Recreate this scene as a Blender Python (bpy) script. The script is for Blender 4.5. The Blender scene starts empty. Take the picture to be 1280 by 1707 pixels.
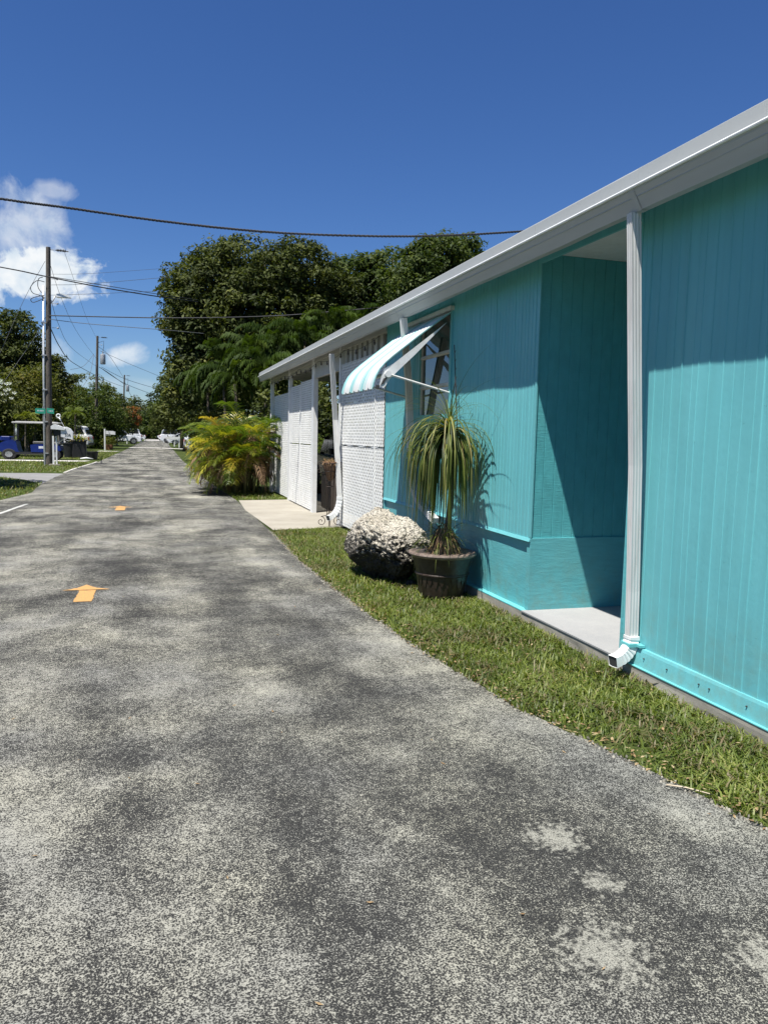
import bpy, math, random
import numpy as np
from mathutils import Vector, Matrix, noise as mnoise
rnd = random.Random(7)
nr = np.random.default_rng(11)
C = bpy.context.scene.collection
SC = bpy.context.scene
# ------------------------------------------------------------------ camera
F_PX, CX, CY, EYE = 1282.0, 640.0, 853.5, 1.6
def _hor(x): return 728 + 0.023 * (x - 640)
_p1 = np.array([-CX, _hor(0) - CY, F_PX]); _p2 = np.array([1280 - CX, _hor(1280) - CY, F_PX])
_dn = np.cross(_p1, _p2); _dn /= np.linalg.norm(_dn)
if _dn[1] < 0: _dn = -_dn
_fw = np.array([252.0 - CX, _hor(252) - CY, F_PX]); _fw /= np.linalg.norm(_fw)
_rt = np.cross(_dn, _fw)
if _rt[0] < 0: _rt = -_rt
CAMM = np.array([_rt, _fw, -_dn])
cam = bpy.data.cameras.new('camera'); camo = bpy.data.objects.new('camera', cam); C.objects.link(camo)
cam.sensor_fit = 'VERTICAL'; cam.sensor_height = 24; cam.lens = 24 * F_PX / 1707; cam.clip_end = 3000; cam.clip_start = 0.05
m3 = Matrix([[CAMM[i][0], -CAMM[i][1], -CAMM[i][2]] for i in range(3)])
camo.matrix_world = Matrix.Translation((0, 0, EYE)) @ m3.to_4x4()
SC.camera = camo
def ray(x, y): return CAMM @ np.array([x - CX, y - CY, F_PX])
def at(x, y, Y):
    d = ray(x, y); p = np.array([0, 0, EYE]) + Y / d[1] * d; return Vector(p)
# ------------------------------------------------------------------ light
SUN = Vector((-1.0, -0.75, 3.06)).normalized()
EL = math.asin(SUN.z); ROT = math.atan2(SUN.x, SUN.y)
sl = bpy.data.lights.new('sun', 'SUN'); so = bpy.data.objects.new('sun', sl); C.objects.link(so)
sl.energy = 5.0; sl.angle = math.radians(0.5); sl.color = (1.0, 0.965, 0.90)
so.rotation_euler = SUN.to_track_quat('Z', 'Y').to_euler()
w = bpy.data.worlds.new('World'); SC.world = w; w.use_nodes = True
SC.view_settings.view_transform = 'Standard'; SC.view_settings.look = 'None'
SC.view_settings.exposure = 0.75; SC.view_settings.gamma = 1; SC.view_settings.use_curve_mapping = False
def build_world():
    nt = w.node_tree; N = nt.nodes; L = nt.links
    for n in list(N): N.remove(n)
    out = N.new('ShaderNodeOutputWorld'); bg = N.new('ShaderNodeBackground')
    sky = N.new('ShaderNodeTexSky'); sky.sky_type = 'NISHITA'; sky.sun_disc = False
    sky.sun_elevation = EL; sky.sun_rotation = ROT; sky.air_density = 1.0; sky.dust_density = 0.2; sky.ozone_density = 10.0; sky.altitude = 0
    bg.inputs['Strength'].default_value = 0.064
    geo = N.new('ShaderNodeTexCoord')
    def math_(op, a, b=None, c=None, clamp=False):
        m = N.new('ShaderNodeMath'); m.operation = op; m.use_clamp = clamp
        for i, v in enumerate((a, b, c)):
            if v is None: continue
            if isinstance(v, (int, float)): m.inputs[i].default_value = v
            else: L.new(v, m.inputs[i])
        return m.outputs[0]
    nz = N.new('ShaderNodeTexNoise'); nz.inputs['Scale'].default_value = 22; nz.inputs['Detail'].default_value = 8; nz.inputs['Roughness'].default_value = 0.6
    nz.inputs['Distortion'].default_value = 0.3
    L.new(geo.outputs['Generated'], nz.inputs['Vector'])
    nz2 = N.new('ShaderNodeTexNoise'); nz2.inputs['Scale'].default_value = 60; nz2.inputs['Detail'].default_value = 6
    L.new(geo.outputs['Generated'], nz2.inputs['Vector'])
    # clouds low over the street: direction (px), half sizes in px, weight
    blobs = [(52, 457, 84, 42, 1.15, .36), (18, 385, 78, 72, .62, .8), (205, 596, 42, 22, .8, .95), (90, 318, 34, 18, .4, .8), (60, 585, 55, 30, .5, .9), (150, 640, 110, 16, .3, 1.2), (-160, 470, 120, 70, 1.1, .4), (-420, 300, 160, 60, 1, .5), (1700, 420, 220, 70, 1, .5)]
    tot = None
    for (px, py, ax, ay, wt, soft) in blobs:
        c = Vector(ray(px, py)).normalized(); r = Vector((c.y, -c.x, 0)).normalized(); u = r.cross(c) * 1.0
        if u.z < 0: u = -u
        def dot(v):
            d = N.new('ShaderNodeVectorMath'); d.operation = 'DOT_PRODUCT'; L.new(geo.outputs['Generated'], d.inputs[0]); d.inputs[1].default_value = v; return d.outputs['Value']
        k = 1 / 1330.0
        a = math_('DIVIDE', dot(r), ax * k); b = math_('DIVIDE', dot(u), ay * k)
        # flatter undersides
        b = math_('MULTIPLY', b, math_('ADD', math_('MULTIPLY', math_('LESS_THAN', b, 0.0), 0.35), 1.0))
        q = math_('SQRT', math_('ADD', math_('POWER', a, 2.0), math_('POWER', b, 2.0)))
        f = math_('SUBTRACT', 1.0, q)
        nn = math_('MULTIPLY', math_('SUBTRACT', nz.outputs[0], 0.5), 2.9)
        f = math_('ADD', f, nn)
        f = math_('DIVIDE', f, soft, clamp=True)
        front = math_('GREATER_THAN', dot(c), 0.5)
        f = math_('MULTIPLY', math_('MULTIPLY', f, min(wt, 1.0)), front)
        tot = f if tot is None else math_('MAXIMUM', tot, f)
    cc = N.new('ShaderNodeValToRGB'); cc.color_ramp.elements[0].position = 0.3; cc.color_ramp.elements[1].position = 0.68
    cc.color_ramp.elements[0].color = (6.2, 7.2, 8.2, 1); cc.color_ramp.elements[1].color = (8.6, 8.9, 9.1, 1)
    L.new(nz2.outputs[0], cc.inputs[0])
    hs = N.new('ShaderNodeHueSaturation'); hs.inputs['Saturation'].default_value = 1.12; hs.inputs['Hue'].default_value = .509
    L.new(sky.outputs[0], hs.inputs['Color'])
    mx = N.new('ShaderNodeMix'); mx.data_type = 'RGBA'; L.new(tot, mx.inputs[0]); L.new(hs.outputs[0], mx.inputs[6]); L.new(cc.outputs[0], mx.inputs[7])
    L.new(mx.outputs[2], bg.inputs['Color']); L.new(bg.outputs[0], out.inputs[0])
build_world()
# ------------------------------------------------------------------ mesh builder
class MB:
    def __init__(s): s.v = []; s.f = []; s.t = []
    def add(s, vs, fs, t=0.5):
        b = len(s.v); s.v.extend([tuple(x) for x in vs]); s.f.extend([tuple(i + b for i in f) for f in fs]); s.t.extend([t] * len(vs)); return s
    def box(s, x0, x1, y0, y1, z0, z1, t=.5):
        x0, x1 = sorted((x0, x1)); y0, y1 = sorted((y0, y1)); z0, z1 = sorted((z0, z1))
        return s.add([(x0,y0,z0),(x1,y0,z0),(x1,y1,z0),(x0,y1,z0),(x0,y0,z1),(x1,y0,z1),(x1,y1,z1),(x0,y1,z1)],
            [(0,3,2,1),(4,5,6,7),(0,1,5,4),(1,2,6,5),(2,3,7,6),(3,0,4,7)], t)
    def rbox(s, x0, x1, y0, y1, z0, z1, r, t=.5):      # box with bevelled vertical and top edges
        x0, x1 = sorted((x0, x1)); y0, y1 = sorted((y0, y1)); z0, z1 = sorted((z0, z1))
        def ring(ix, z):
            a, b, c, d = x0 + ix, x1 - ix, y0 + ix, y1 - ix; q = r
            return [(a+q,c,z),(b-q,c,z),(b,c+q,z),(b,d-q,z),(b-q,d,z),(a+q,d,z),(a,d-q,z),(a,c+q,z)]
        vs = ring(r*.5, z0) + ring(0, z0 + r*.5) + ring(0, z1 - r*.5) + ring(r*.5, z1)
        fs = [tuple(range(7, -1, -1)), tuple(range(24, 32))]
        for k in range(3):
            for i in range(8): fs.append((k*8+i, k*8+(i+1) % 8, k*8+8+(i+1) % 8, k*8+8+i))
        return s.add(vs, fs, t)
    def prism(s, poly, axis, a, b, t=.5):              # poly in the two other axes
        n = len(poly)
        def P(u, v, w):
            return {'x': (w, u, v), 'y': (u, w, v), 'z': (u, v, w)}[axis]
        vs = [P(u, v, a) for u, v in poly] + [P(u, v, b) for u, v in poly]
        fs = [tuple(range(n)), tuple(range(2*n-1, n-1, -1))] + [(i, n+i, n+(i+1) % n, (i+1) % n) for i in range(n)]
        return s.add(vs, fs, t)
    def tube(s, pts, r, n=8, t=.5, cap=True):
        pts = [Vector(p) for p in pts]; m = len(pts)
        rs = r if isinstance(r, (list, tuple)) else [r] * m
        vs = []; up = None
        for i, p in enumerate(pts):
            d = (pts[min(i+1, m-1)] - pts[max(i-1, 0)])
            if d.length < 1e-9: d = Vector((0, 0, 1))
            d.normalize()
            if up is None:
                up = Vector((0, 0, 1)) if abs(d.z) < .9 else Vector((1, 0, 0))
            a = (up - d * up.dot(d)); 
            if a.length < 1e-6: a = d.orthogonal()
            a.normalize(); up = a; b = d.cross(a)
            for k in range(n):
                q = 2 * math.pi * k / n; vs.append(p + (a * math.cos(q) + b * math.sin(q)) * rs[i])
        fs = []
        for i in range(m - 1):
            for k in range(n): fs.append((i*n+k, i*n+(k+1) % n, (i+1)*n+(k+1) % n, (i+1)*n+k))
        if cap: fs += [tuple(range(n-1, -1, -1)), tuple(range((m-1)*n, m*n))]
        return s.add(vs, fs, t)
    def lathe(s, prof, n=24, c=(0, 0, 0), axis='z', t=.5, fn=None):
        vs = []
        for (r, z) in prof:
            for k in range(n):
                q = 2*math.pi*k/n; rr = r if fn is None else fn(r, z, q)
                u, v = rr*math.cos(q), rr*math.sin(q)
                p = {'z': (u, v, z), 'x': (z, u, v), 'y': (u, z, v)}[axis]
                vs.append((p[0]+c[0], p[1]+c[1], p[2]+c[2]))
        m = len(prof); fs = []
        for i in range(m-1):
            for k in range(n): fs.append((i*n+k, i*n+(k+1) % n, (i+1)*n+(k+1) % n, (i+1)*n+k))
        fs += [tuple(range(n-1, -1, -1)), tuple(range((m-1)*n, m*n))]
        return s.add(vs, fs, t)
    def grid(s, fn, nu, nv, t=.5):
        vs = [fn(i/(nu-1), j/(nv-1)) for j in range(nv) for i in range(nu)]
        fs = [(j*nu+i, j*nu+i+1, (j+1)*nu+i+1, (j+1)*nu+i) for j in range(nv-1) for i in range(nu-1)]
        return s.add(vs, fs, t)
def world_loc(o):
    p = Vector((0, 0, 0))
    while o is not None: p += o.location; o = o.parent
    return p
def tag(o, label=None, cat=None, group=None, kind=None):
    if label: o['label'] = label
    if cat: o['category'] = cat
    if group: o['group'] = group
    if kind: o['kind'] = kind
    return o
def thing(name, label, cat, loc=(0, 0, 0), group=None):
    o = bpy.data.objects.new(name, None); C.objects.link(o); o.location = loc; o.empty_display_size = .1
    return tag(o, label, cat, group)
def link_mesh(name, me, mat, parent=None, loc=None, smooth=False):
    o = bpy.data.objects.new(name, me); C.objects.link(o)
    if parent is not None: o.parent = parent
    if loc is not None: o.location = loc
    if mat is not None:
        me.materials.clear()
        for q in (mat if isinstance(mat, (list, tuple)) else [mat]): me.materials.append(q)
    if smooth is not False:
        me.polygons.foreach_set('use_smooth', [True] * len(me.polygons))
        if isinstance(smooth, (int, float)) and smooth is not True:
            try: me.set_sharp_from_angle(angle=math.radians(smooth))
            except Exception: pass
    return o
def part(name, mb, mat, parent=None, smooth=False, label=None, world=True):
    """mesh given in world coordinates (world=True) or in its parent's own coordinates"""
    me = bpy.data.meshes.new(name)
    off = world_loc(parent) if (parent is not None and world) else Vector((0, 0, 0))
    v = [(x-off.x, y-off.y, z-off.z) for x, y, z in mb.v] if off.length else mb.v
    me.from_pydata(v, [], mb.f)
    at_ = me.attributes.new('tone', 'FLOAT', 'POINT'); at_.data.foreach_set('value', mb.t)
    me.update()
    o = link_mesh(name, me, mat, parent, None, smooth)
    if label: o['label'] = label
    return o
def np_mesh(name, V, quads, tone, mat, parent=None, world=True, smooth=False):
    """V (n,3), quads (m,4) arrays"""
    off = np.array(world_loc(parent)) if (parent is not None and world) else np.zeros(3)
    me = bpy.data.meshes.new(name); V = (np.asarray(V) - off).astype(np.float32)
    k = quads.shape[1]
    me.vertices.add(len(V)); me.vertices.foreach_set('co', V.ravel())
    me.loops.add(quads.size); me.loops.foreach_set('vertex_index', quads.astype(np.int32).ravel())
    me.polygons.add(len(quads)); me.polygons.foreach_set('loop_start', np.arange(0, quads.size, k, dtype=np.int32))
    at_ = me.attributes.new('tone', 'FLOAT', 'POINT'); at_.data.foreach_set('value', np.asarray(tone, dtype=np.float32))
    me.update(calc_edges=True)
    return link_mesh(name, me, mat, parent, None, smooth)
def copy_tree(o, parent=None, loc=None, rotz=None, label=None, scale=None):
    c = o.copy(); C.objects.link(c); c.parent = parent
    if loc is not None: c.location = loc
    if rotz is not None: c.rotation_euler = (0, 0, rotz)
    if scale is not None: c.scale = scale
    if label: c['label'] = label
    for ch in list(o.children): copy_tree(ch, c)
    return c
# ------------------------------------------------------------------ materials
def new_mat(name):
    m = bpy.data.materials.new(name); m.use_nodes = True; nt = m.node_tree
    b = nt.nodes['Principled BSDF']; return m, nt, b
def nd(nt, typ, **kw):
    n = nt.nodes.new(typ)
    for k, v in kw.items():
        if k in n.inputs: n.inputs[k].default_value = v
        else: setattr(n, k, v)
    return n
def coords(nt, scale=(1, 1, 1), kind='Object'):
    tc = nt.nodes.new('ShaderNodeTexCoord'); mp = nt.nodes.new('ShaderNodeMapping'); mp.inputs['Scale'].default_value = scale
    nt.links.new(tc.outputs[kind], mp.inputs[0]); return mp.outputs[0]
def world_coords(nt, scale=(1, 1, 1)):
    g = nt.nodes.new('ShaderNodeNewGeometry'); mp = nt.nodes.new('ShaderNodeMapping'); mp.inputs['Scale'].default_value = scale
    nt.links.new(g.outputs['Position'], mp.inputs[0]); return mp.outputs[0]
def noise(nt, vec, scale, detail=4, rough=.55, dist=0):
    n = nd(nt, 'ShaderNodeTexNoise', Scale=scale, Detail=detail, Roughness=rough, Distortion=dist); nt.links.new(vec, n.inputs['Vector']); return n.outputs[0]
def ramp(nt, fac, stops, mode='LINEAR'):
    r = nt.nodes.new('ShaderNodeValToRGB'); r.color_ramp.interpolation = mode
    e = r.color_ramp.elements
    while len(e) < len(stops): e.new(.5)
    for i, (p, c) in enumerate(stops):
        e[i].position = p; e[i].color = (c, c, c, 1) if isinstance(c, (int, float)) else (*c[:3], 1)
    nt.links.new(fac, r.inputs[0]); return r.outputs[0]
def mixc(nt, f, a, b, mode='MIX'):
    m = nt.nodes.new('ShaderNodeMix'); m.data_type = 'RGBA'; m.blend_type = mode
    for i, v in ((0, f), (6, a), (7, b)):
        if isinstance(v, (int, float)): m.inputs[i].default_value = v if i == 0 else (v, v, v, 1)
        elif isinstance(v, tuple): m.inputs[i].default_value = (*v[:3], 1)
        else: nt.links.new(v, m.inputs[i])
    return m.outputs[2]
def mth(nt, op, a, b=None, clamp=False):
    m = nt.nodes.new('ShaderNodeMath'); m.operation = op; m.use_clamp = clamp
    for i, v in enumerate((a, b)):
        if v is None: continue
        if isinstance(v, (int, float)): m.inputs[i].default_value = v
        else: nt.links.new(v, m.inputs[i])
    return m.outputs[0]
def bump(nt, b, h, strength=.3, dist=.01):
    n = nd(nt, 'ShaderNodeBump', Strength=strength, Distance=dist); nt.links.new(h, n.inputs['Height']); nt.links.new(n.outputs[0], b.inputs['Normal'])
def simple(name, col, rough=.5, metal=0, spec=.5, var=.12, nscale=6, bumpd=0, bscale=40, dirt=None, stretch=(1, 1, 1)):
    """a colour broken up by noise, a little roughness variation, optional dirt colour and bump"""
    m, nt, b = new_mat(name); v = world_coords(nt, stretch)
    n = noise(nt, v, nscale, 5)
    lo = tuple(c * (1 - var) for c in col); hi = tuple(min(1, c * (1 + var)) for c in col)
    c = ramp(nt, n, [(.3, lo), (.7, hi)])
    if dirt: c = mixc(nt, ramp(nt, noise(nt, v, nscale * 2.3, 7, .65), [(.48, 0), (.75, dirt[3])]), c, tuple(dirt[:3]))
    nt.links.new(c, b.inputs['Base Color'])
    nt.links.new(ramp(nt, noise(nt, v, nscale * 3, 3), [(.3, max(.02, rough - .08)), (.7, min(1, rough + .1))]), b.inputs['Roughness'])
    b.inputs['Metallic'].default_value = metal; b.inputs['Specular IOR Level'].default_value = spec
    if bumpd: bump(nt, b, noise(nt, v, bscale, 5), .5, bumpd)
    return m
def leafmat(name, stops, rough=.45, trans=.35, spec=.4, nsc=.9):
    m, nt, b = new_mat(name)
    a = nt.nodes.new('ShaderNodeAttribute'); a.attribute_name = 'tone'
    c = ramp(nt, a.outputs['Fac'], stops)
    nt.links.new(c, b.inputs['Base Color']); b.inputs['Roughness'].default_value = rough; b.inputs['Specular IOR Level'].default_value = spec
    tr = nt.nodes.new('ShaderNodeBsdfTranslucent')
    tc = mixc(nt, 1.0, c, (1.5, 1.6, .5), 'MULTIPLY'); nt.links.new(tc, tr.inputs['Color'])
    ms = nt.nodes.new('ShaderNodeMixShader'); ms.inputs[0].default_value = trans
    nt.links.new(b.outputs[0], ms.inputs[1]); nt.links.new(tr.outputs[0], ms.inputs[2])
    nt.links.new(ms.outputs[0], nt.nodes['Material Output'].inputs[0]); return m
def atX(x, y, X):
    d = ray(x, y); p = np.array([0, 0, EYE]) + X / d[0] * d; return Vector(p)
def road_mat():
    m, nt, b = new_mat('worn_asphalt'); v = world_coords(nt)
    big = noise(nt, world_coords(nt, (1, .8, 1)), .75, 5, .6, .4); mid = noise(nt, v, 2.6, 5, .6); fine = noise(nt, v, 165, 3, .85); f2 = noise(nt, v, 38, 4, .7)
    vs = world_coords(nt, (1.5, .16, 1)); streak = noise(nt, vs, 1.0, 4, .6)
    vo = nd(nt, 'ShaderNodeTexVoronoi', Scale=150.0); nt.links.new(v, vo.inputs['Vector'])
    cov = mth(nt, 'ADD', mth(nt, 'MULTIPLY', big, .62), mth(nt, 'MULTIPLY', mid, .34))
    cov = mth(nt, 'ADD', cov, mth(nt, 'MULTIPLY', streak, .34))          # mean ~.65
    s = mth(nt, 'ADD', mth(nt, 'MULTIPLY', fine, .85), mth(nt, 'MULTIPLY', f2, .3))
    s = mth(nt, 'ADD', s, mth(nt, 'MULTIPLY', vo.outputs['Distance'], .22))  # mean ~.65
    x = mth(nt, 'ADD', mth(nt, 'SUBTRACT', s, .70), mth(nt, 'MULTIPLY', mth(nt, 'SUBTRACT', cov, .628), .60))
    sp = ramp(nt, x, [(-.03, 0), (.02, .3), (.09, 1)])
    light = ramp(nt, noise(nt, v, 1.1, 4), [(.35, (.30, .295, .265)), (.65, (.41, .395, .32))])
    dark = ramp(nt, noise(nt, v, 230, 3, .8), [(.35, (.010, .010, .010)), (.5, (.032, .032, .031)), (.68, (.085, .084, .08))])
    c = mixc(nt, sp, dark, light)
    # a few pale scuffed patches close by
    tot = None
    for (px, py, r) in ((1005, 1590, .13), (925, 1400, .10), (1000, 1475, .07), (1275, 1600, .1)):
        p = at(px, py, 1); d = ray(px, py); t = -EYE / d[2]; g = (d[0]*t, d[1]*t, 0)
        q = nt.nodes.new('ShaderNodeVectorMath'); q.operation = 'DISTANCE'; nt.links.new(v, q.inputs[0]); q.inputs[1].default_value = g
        k = mth(nt, 'SUBTRACT', 1.35, mth(nt, 'DIVIDE', q.outputs['Value'], r)); k = mth(nt, 'ADD', k, mth(nt, 'MULTIPLY', mth(nt, 'SUBTRACT', f2, .5), 5.5))
        tot = k if tot is None else mth(nt, 'MAXIMUM', tot, k)
    pm = mth(nt, 'MULTIPLY', ramp(nt, tot, [(.1, 0), (1.0, .95)]), ramp(nt, fine, [(.40, .12), (.52, 1)]))
    c = mixc(nt, pm, c, (.35, .34, .29))
    nt.links.new(c, b.inputs['Base Color']); b.inputs['Roughness'].default_value = 1; b.inputs['Specular IOR Level'].default_value = .08
    bump(nt, b, s, .8, .008); return m
def grass_ground_mat():
    m, nt, b = new_mat('turf_soil'); v = world_coords(nt)
    c = ramp(nt, noise(nt, v, 1.3, 6, .65), [(.3, (.04, .055, .015)), (.55, (.065, .085, .023)), (.75, (.11, .10, .045))])
    c = mixc(nt, ramp(nt, noise(nt, v, 35, 4, .7), [(.45, 0), (.62, .75)]), c, (.03, .05, .012))
    nt.links.new(c, b.inputs['Base Color']); b.inputs['Roughness'].default_value = 1; b.inputs['Specular IOR Level'].default_value = .1
    bump(nt, b, noise(nt, v, 60, 5), .8, .03); return m
def concrete_mat(name, lo, hi, stain=(.12, .11, .09), amt=.5):
    m, nt, b = new_mat(name); v = world_coords(nt)
    c = ramp(nt, noise(nt, v, 1.4, 6, .6), [(.3, lo), (.7, hi)])
    c = mixc(nt, mth(nt, 'MULTIPLY', ramp(nt, noise(nt, v, 9, 7, .7), [(.5, 0), (.75, 1)]), amt), c, stain)
    c = mixc(nt, ramp(nt, noise(nt, v, 220, 2), [(.4, .25), (.6, 0)]), c, stain)
    nt.links.new(c, b.inputs['Base Color']); b.inputs['Roughness'].default_value = .9; b.inputs['Specular IOR Level'].default_value = .25
    bump(nt, b, noise(nt, v, 160, 4), .3, .004); return m
def teal_mat(name, col, stretch=(1, 1, .06), streak=.07, bumpd=.0015, bs=25, rough=.42, grain=(1, 1, 1)):
    m, nt, b = new_mat(name); v = world_coords(nt, stretch); v2 = world_coords(nt); vg = world_coords(nt, grain)
    n = noise(nt, v, 14, 4, .6); lo = tuple(c*(1-streak) for c in col); hi = tuple(c*(1+streak*.6) for c in col)
    c = ramp(nt, n, [(.32, lo), (.68, hi)])
    c = mixc(nt, ramp(nt, noise(nt, v2, 1.1, 5, .6), [(.4, 0), (.8, .16)]), c, (.20, .50, .48))
    drip = ramp(nt, noise(nt, v2, 30, 4, .7), [(.69, 0), (.73, 1)]); c = mixc(nt, mth(nt, 'MULTIPLY', drip, .35), c, (.07, .28, .28))
    # splash dirt near the ground
    g = nt.nodes.new('ShaderNodeNewGeometry'); s = nt.nodes.new('ShaderNodeSeparateXYZ'); nt.links.new(g.outputs['Position'], s.inputs[0])
    low = mth(nt, 'MULTIPLY', ramp(nt, s.outputs['Z'], [(.1, .8), (.75, 0)]), ramp(nt, noise(nt, v2, 5, 6, .7), [(.45, 0), (.7, .75)]))
    c = mixc(nt, low, c, (.17, .26, .20))
    nt.links.new(c, b.inputs['Base Color']); nt.links.new(ramp(nt, noise(nt, v2, 3, 4), [(.3, rough-.08), (.7, rough+.15)]), b.inputs['Roughness'])
    b.inputs['Specular IOR Level'].default_value = .45
    h = mth(nt, 'ADD', noise(nt, vg, bs, 5, .65), mth(nt, 'MULTIPLY', noise(nt, v2, 2.2, 2), 3.0)); h = mth(nt, 'ADD', h, mth(nt, 'MULTIPLY', drip, 1.2))
    bump(nt, b, h, .8, bumpd); return m
M = {}
M['road'] = road_mat(); M['turf'] = grass_ground_mat()
M['drive'] = concrete_mat('cream_concrete', (.28, .26, .215), (.38, .355, .30), (.28, .24, .18), .45)
M['drive2'] = concrete_mat('grey_drive', (.20, .20, .20), (.27, .265, .26))
M['path'] = concrete_mat('pale_path', (.50, .48, .45), (.62, .60, .56), (.4, .37, .3), .25)
M['slab'] = concrete_mat('slab_side', (.30, .275, .23), (.42, .40, .34), (.16, .14, .11), .6)
M['porch'] = concrete_mat('porch_paint', (.25, .255, .26), (.31, .31, .31), (.5, .48, .44), .2)
TEAL = (.132, .43, .46)
M['teal'] = teal_mat('teal_metal_siding', TEAL)
M['tealwood'] = teal_mat('teal_plywood', (.085, .385, .41), (1, 1, .5), .10, .004, 22, .55, (.6, .6, 9))
M['tealskirt'] = teal_mat('teal_skirt', (.112, .41, .44), (.6, .6, 3), .08, .003, 9, .45, (.7, .7, 4))
M['tealedge'] = simple('teal_ledge', (.13, .46, .47), .5, var=.1, bumpd=.002)
M['shadewhite'] = simple('shaded_white_board', (.42, .42, .40), .6, var=.08, dirt=(.28, .27, .24, .5))  # white boards with the shade under the carport roof put into the colour
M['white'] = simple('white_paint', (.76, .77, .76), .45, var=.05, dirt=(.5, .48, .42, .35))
M['oldwhite'] = simple('weathered_white', (.62, .62, .60), .5, var=.08, nscale=9, dirt=(.42, .40, .36, .55), stretch=(1, 1, .15))
M['roofmetal'] = simple('roof_metal', (.39, .405, .40), .5, var=.06, nscale=3, dirt=(.42, .42, .4, .5), stretch=(1, .2, 1))
M['gutter'] = simple('gutter_metal', (.42, .43, .43), .45, var=.06, nscale=3, dirt=(.38, .38, .36, .6), stretch=(1, .15, 1))
M['lattice'] = simple('lattice_vinyl', (.76, .76, .74), .5, var=.05, nscale=2, dirt=(.52, .5, .45, .4))
M['iron'] = simple('wrought_iron', (.035, .022, .016), .55, var=.3, nscale=20)
M['black'] = simple('black_plastic', (.018, .018, .018), .5, var=.3)
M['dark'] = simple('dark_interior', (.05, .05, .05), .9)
# ------------------------------------------------------------------ the setting
def quadsheet(name, pts, z, mat, sub=1):
    mb = MB(); mb.add([(x, y, z) for x, y in pts], [tuple(range(len(pts)))]); return tag(part(name, mb, mat), kind='structure')
g = MB()
xs = [-400, -120, -40, -15, -6, 0, 6, 15, 40, 120, 400]; ys = [-60, -10, 0, 10, 25, 50, 100, 200, 400, 900]
g.add([(x, y, 0) for y in ys for x in xs], [(j*11+i, j*11+i+1, j*11+12+i, j*11+11+i) for j in range(len(ys)-1) for i in range(10)])
tag(part('ground', g, M['turf']), kind='structure')
RR = [(-6, 3.6), (-1, 3.15), (1.2, 2.72), (2.46, 2.45), (3.17, 2.3), (4, 2.08), (5.34, 1.93), (6.66, 1.86), (7.65, 1.82), (9.6, 1.80), (12.3, 1.87), (18.5, 1.94), (26, 1.78), (45, 1.68), (85, 2.0), (120, 2.25), (210, 2.6)]
RL = [(-6, -5.2), (8, -4.6), (14, -3.95), (17, -3.45), (18.6, -3.2), (20.8, -2.85), (22.3, -2.95), (24.5, -3.06), (29.9, -3.05), (41.5, -2.55), (68, -2.05), (92, -1.8), (143, -1.0), (210, -.6)]
def interp(tab, y): return float(np.interp(y, [a for a, _ in tab], [b for _, b in tab]))
def edge_j(y, s): return .022 * (mnoise.noise(Vector((y * 5.1, s, 0))) + .6 * mnoise.noise(Vector((y * 17, s, 3)))) 
yy = list(np.arange(-6, 20, .06)) + list(np.arange(20, 60, .5)) + list(np.arange(60, 211, 5))
mb = MB(); nx = 8
vs = []
for y in yy:
    a = interp(RL, y) + edge_j(y, 1) * 2; b_ = interp(RR, y) + edge_j(y, 2)
    vs += [(a + (b_-a)*i/nx, y, .010 + (.004 * math.sin(math.pi*i/nx))) for i in range(nx + 1)]
mb.add(vs, [(j*(nx+1)+i, j*(nx+1)+i+1, (j+1)*(nx+1)+i+1, (j+1)*(nx+1)+i) for j in range(len(yy)-1) for i in range(nx)])
tag(part('road', mb, M['road'], smooth=True), kind='structure')
quadsheet('driveway', [(1.93, 12.62), (2.3, 12.7), (3.0, 12.9), (8.2, 12.9), (8.2, 22), (3.4, 21.5), (3.2, 18.6), (1.98, 18.4), (1.86, 16)], .020, M['drive'])
quadsheet('side_driveway', [(-3.02, 24.4), (-3.03, 30.0), (-3.9, 30.2), (-6, 30.1), (-40, 31.2), (-40, 28.3), (-4.9, 28.0), (-3.8, 26.3), (-3.25, 24.7)], .006, M['drive2'])
quadsheet('concrete_path', [(-3.3, 41.2), (-3.0, 42.7), (-40, 44.2), (-40, 42.3)], .014, M['path'])
quadsheet('road_patch', [(-2.75, 60.5), (-3.9, 61), (-3.8, 63.5), (-2.3, 63)], .022, M['path'])
quadsheet('path_crossing', [(-2.0, 76), (.9, 77), (.9, 79), (-2.0, 78)], .022, M['path'])
quadsheet('far_road_patch', [(-1.2, 140), (2.2, 141), (2.2, 152), (-1.1, 150)], .03, M['path'])
quadsheet('far_crossing', [(1.0, 76), (3.2, 74), (3.4, 76), (1.0, 78)], .023, M['path'])
# verge kerb strip on the left: thin pale concrete edge
mb = MB(); pts = [(-3.0, 30.3), (-2.95, 33), (-2.78, 36), (-2.62, 39), (-2.55, 41)]
mb.add([(x-.10, y, .03) for x, y in pts] + [(x, y, .03) for x, y in pts], [(i, i+5, i+6, i+1) for i in range(4)])
mb.add([(x, y, .03) for x, y in pts] + [(x, y, .0) for x, y in pts], [(i, i+5, i+6, i+1) for i in range(4)])
tag(part('kerb', mb, M['path']), kind='structure')
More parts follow.
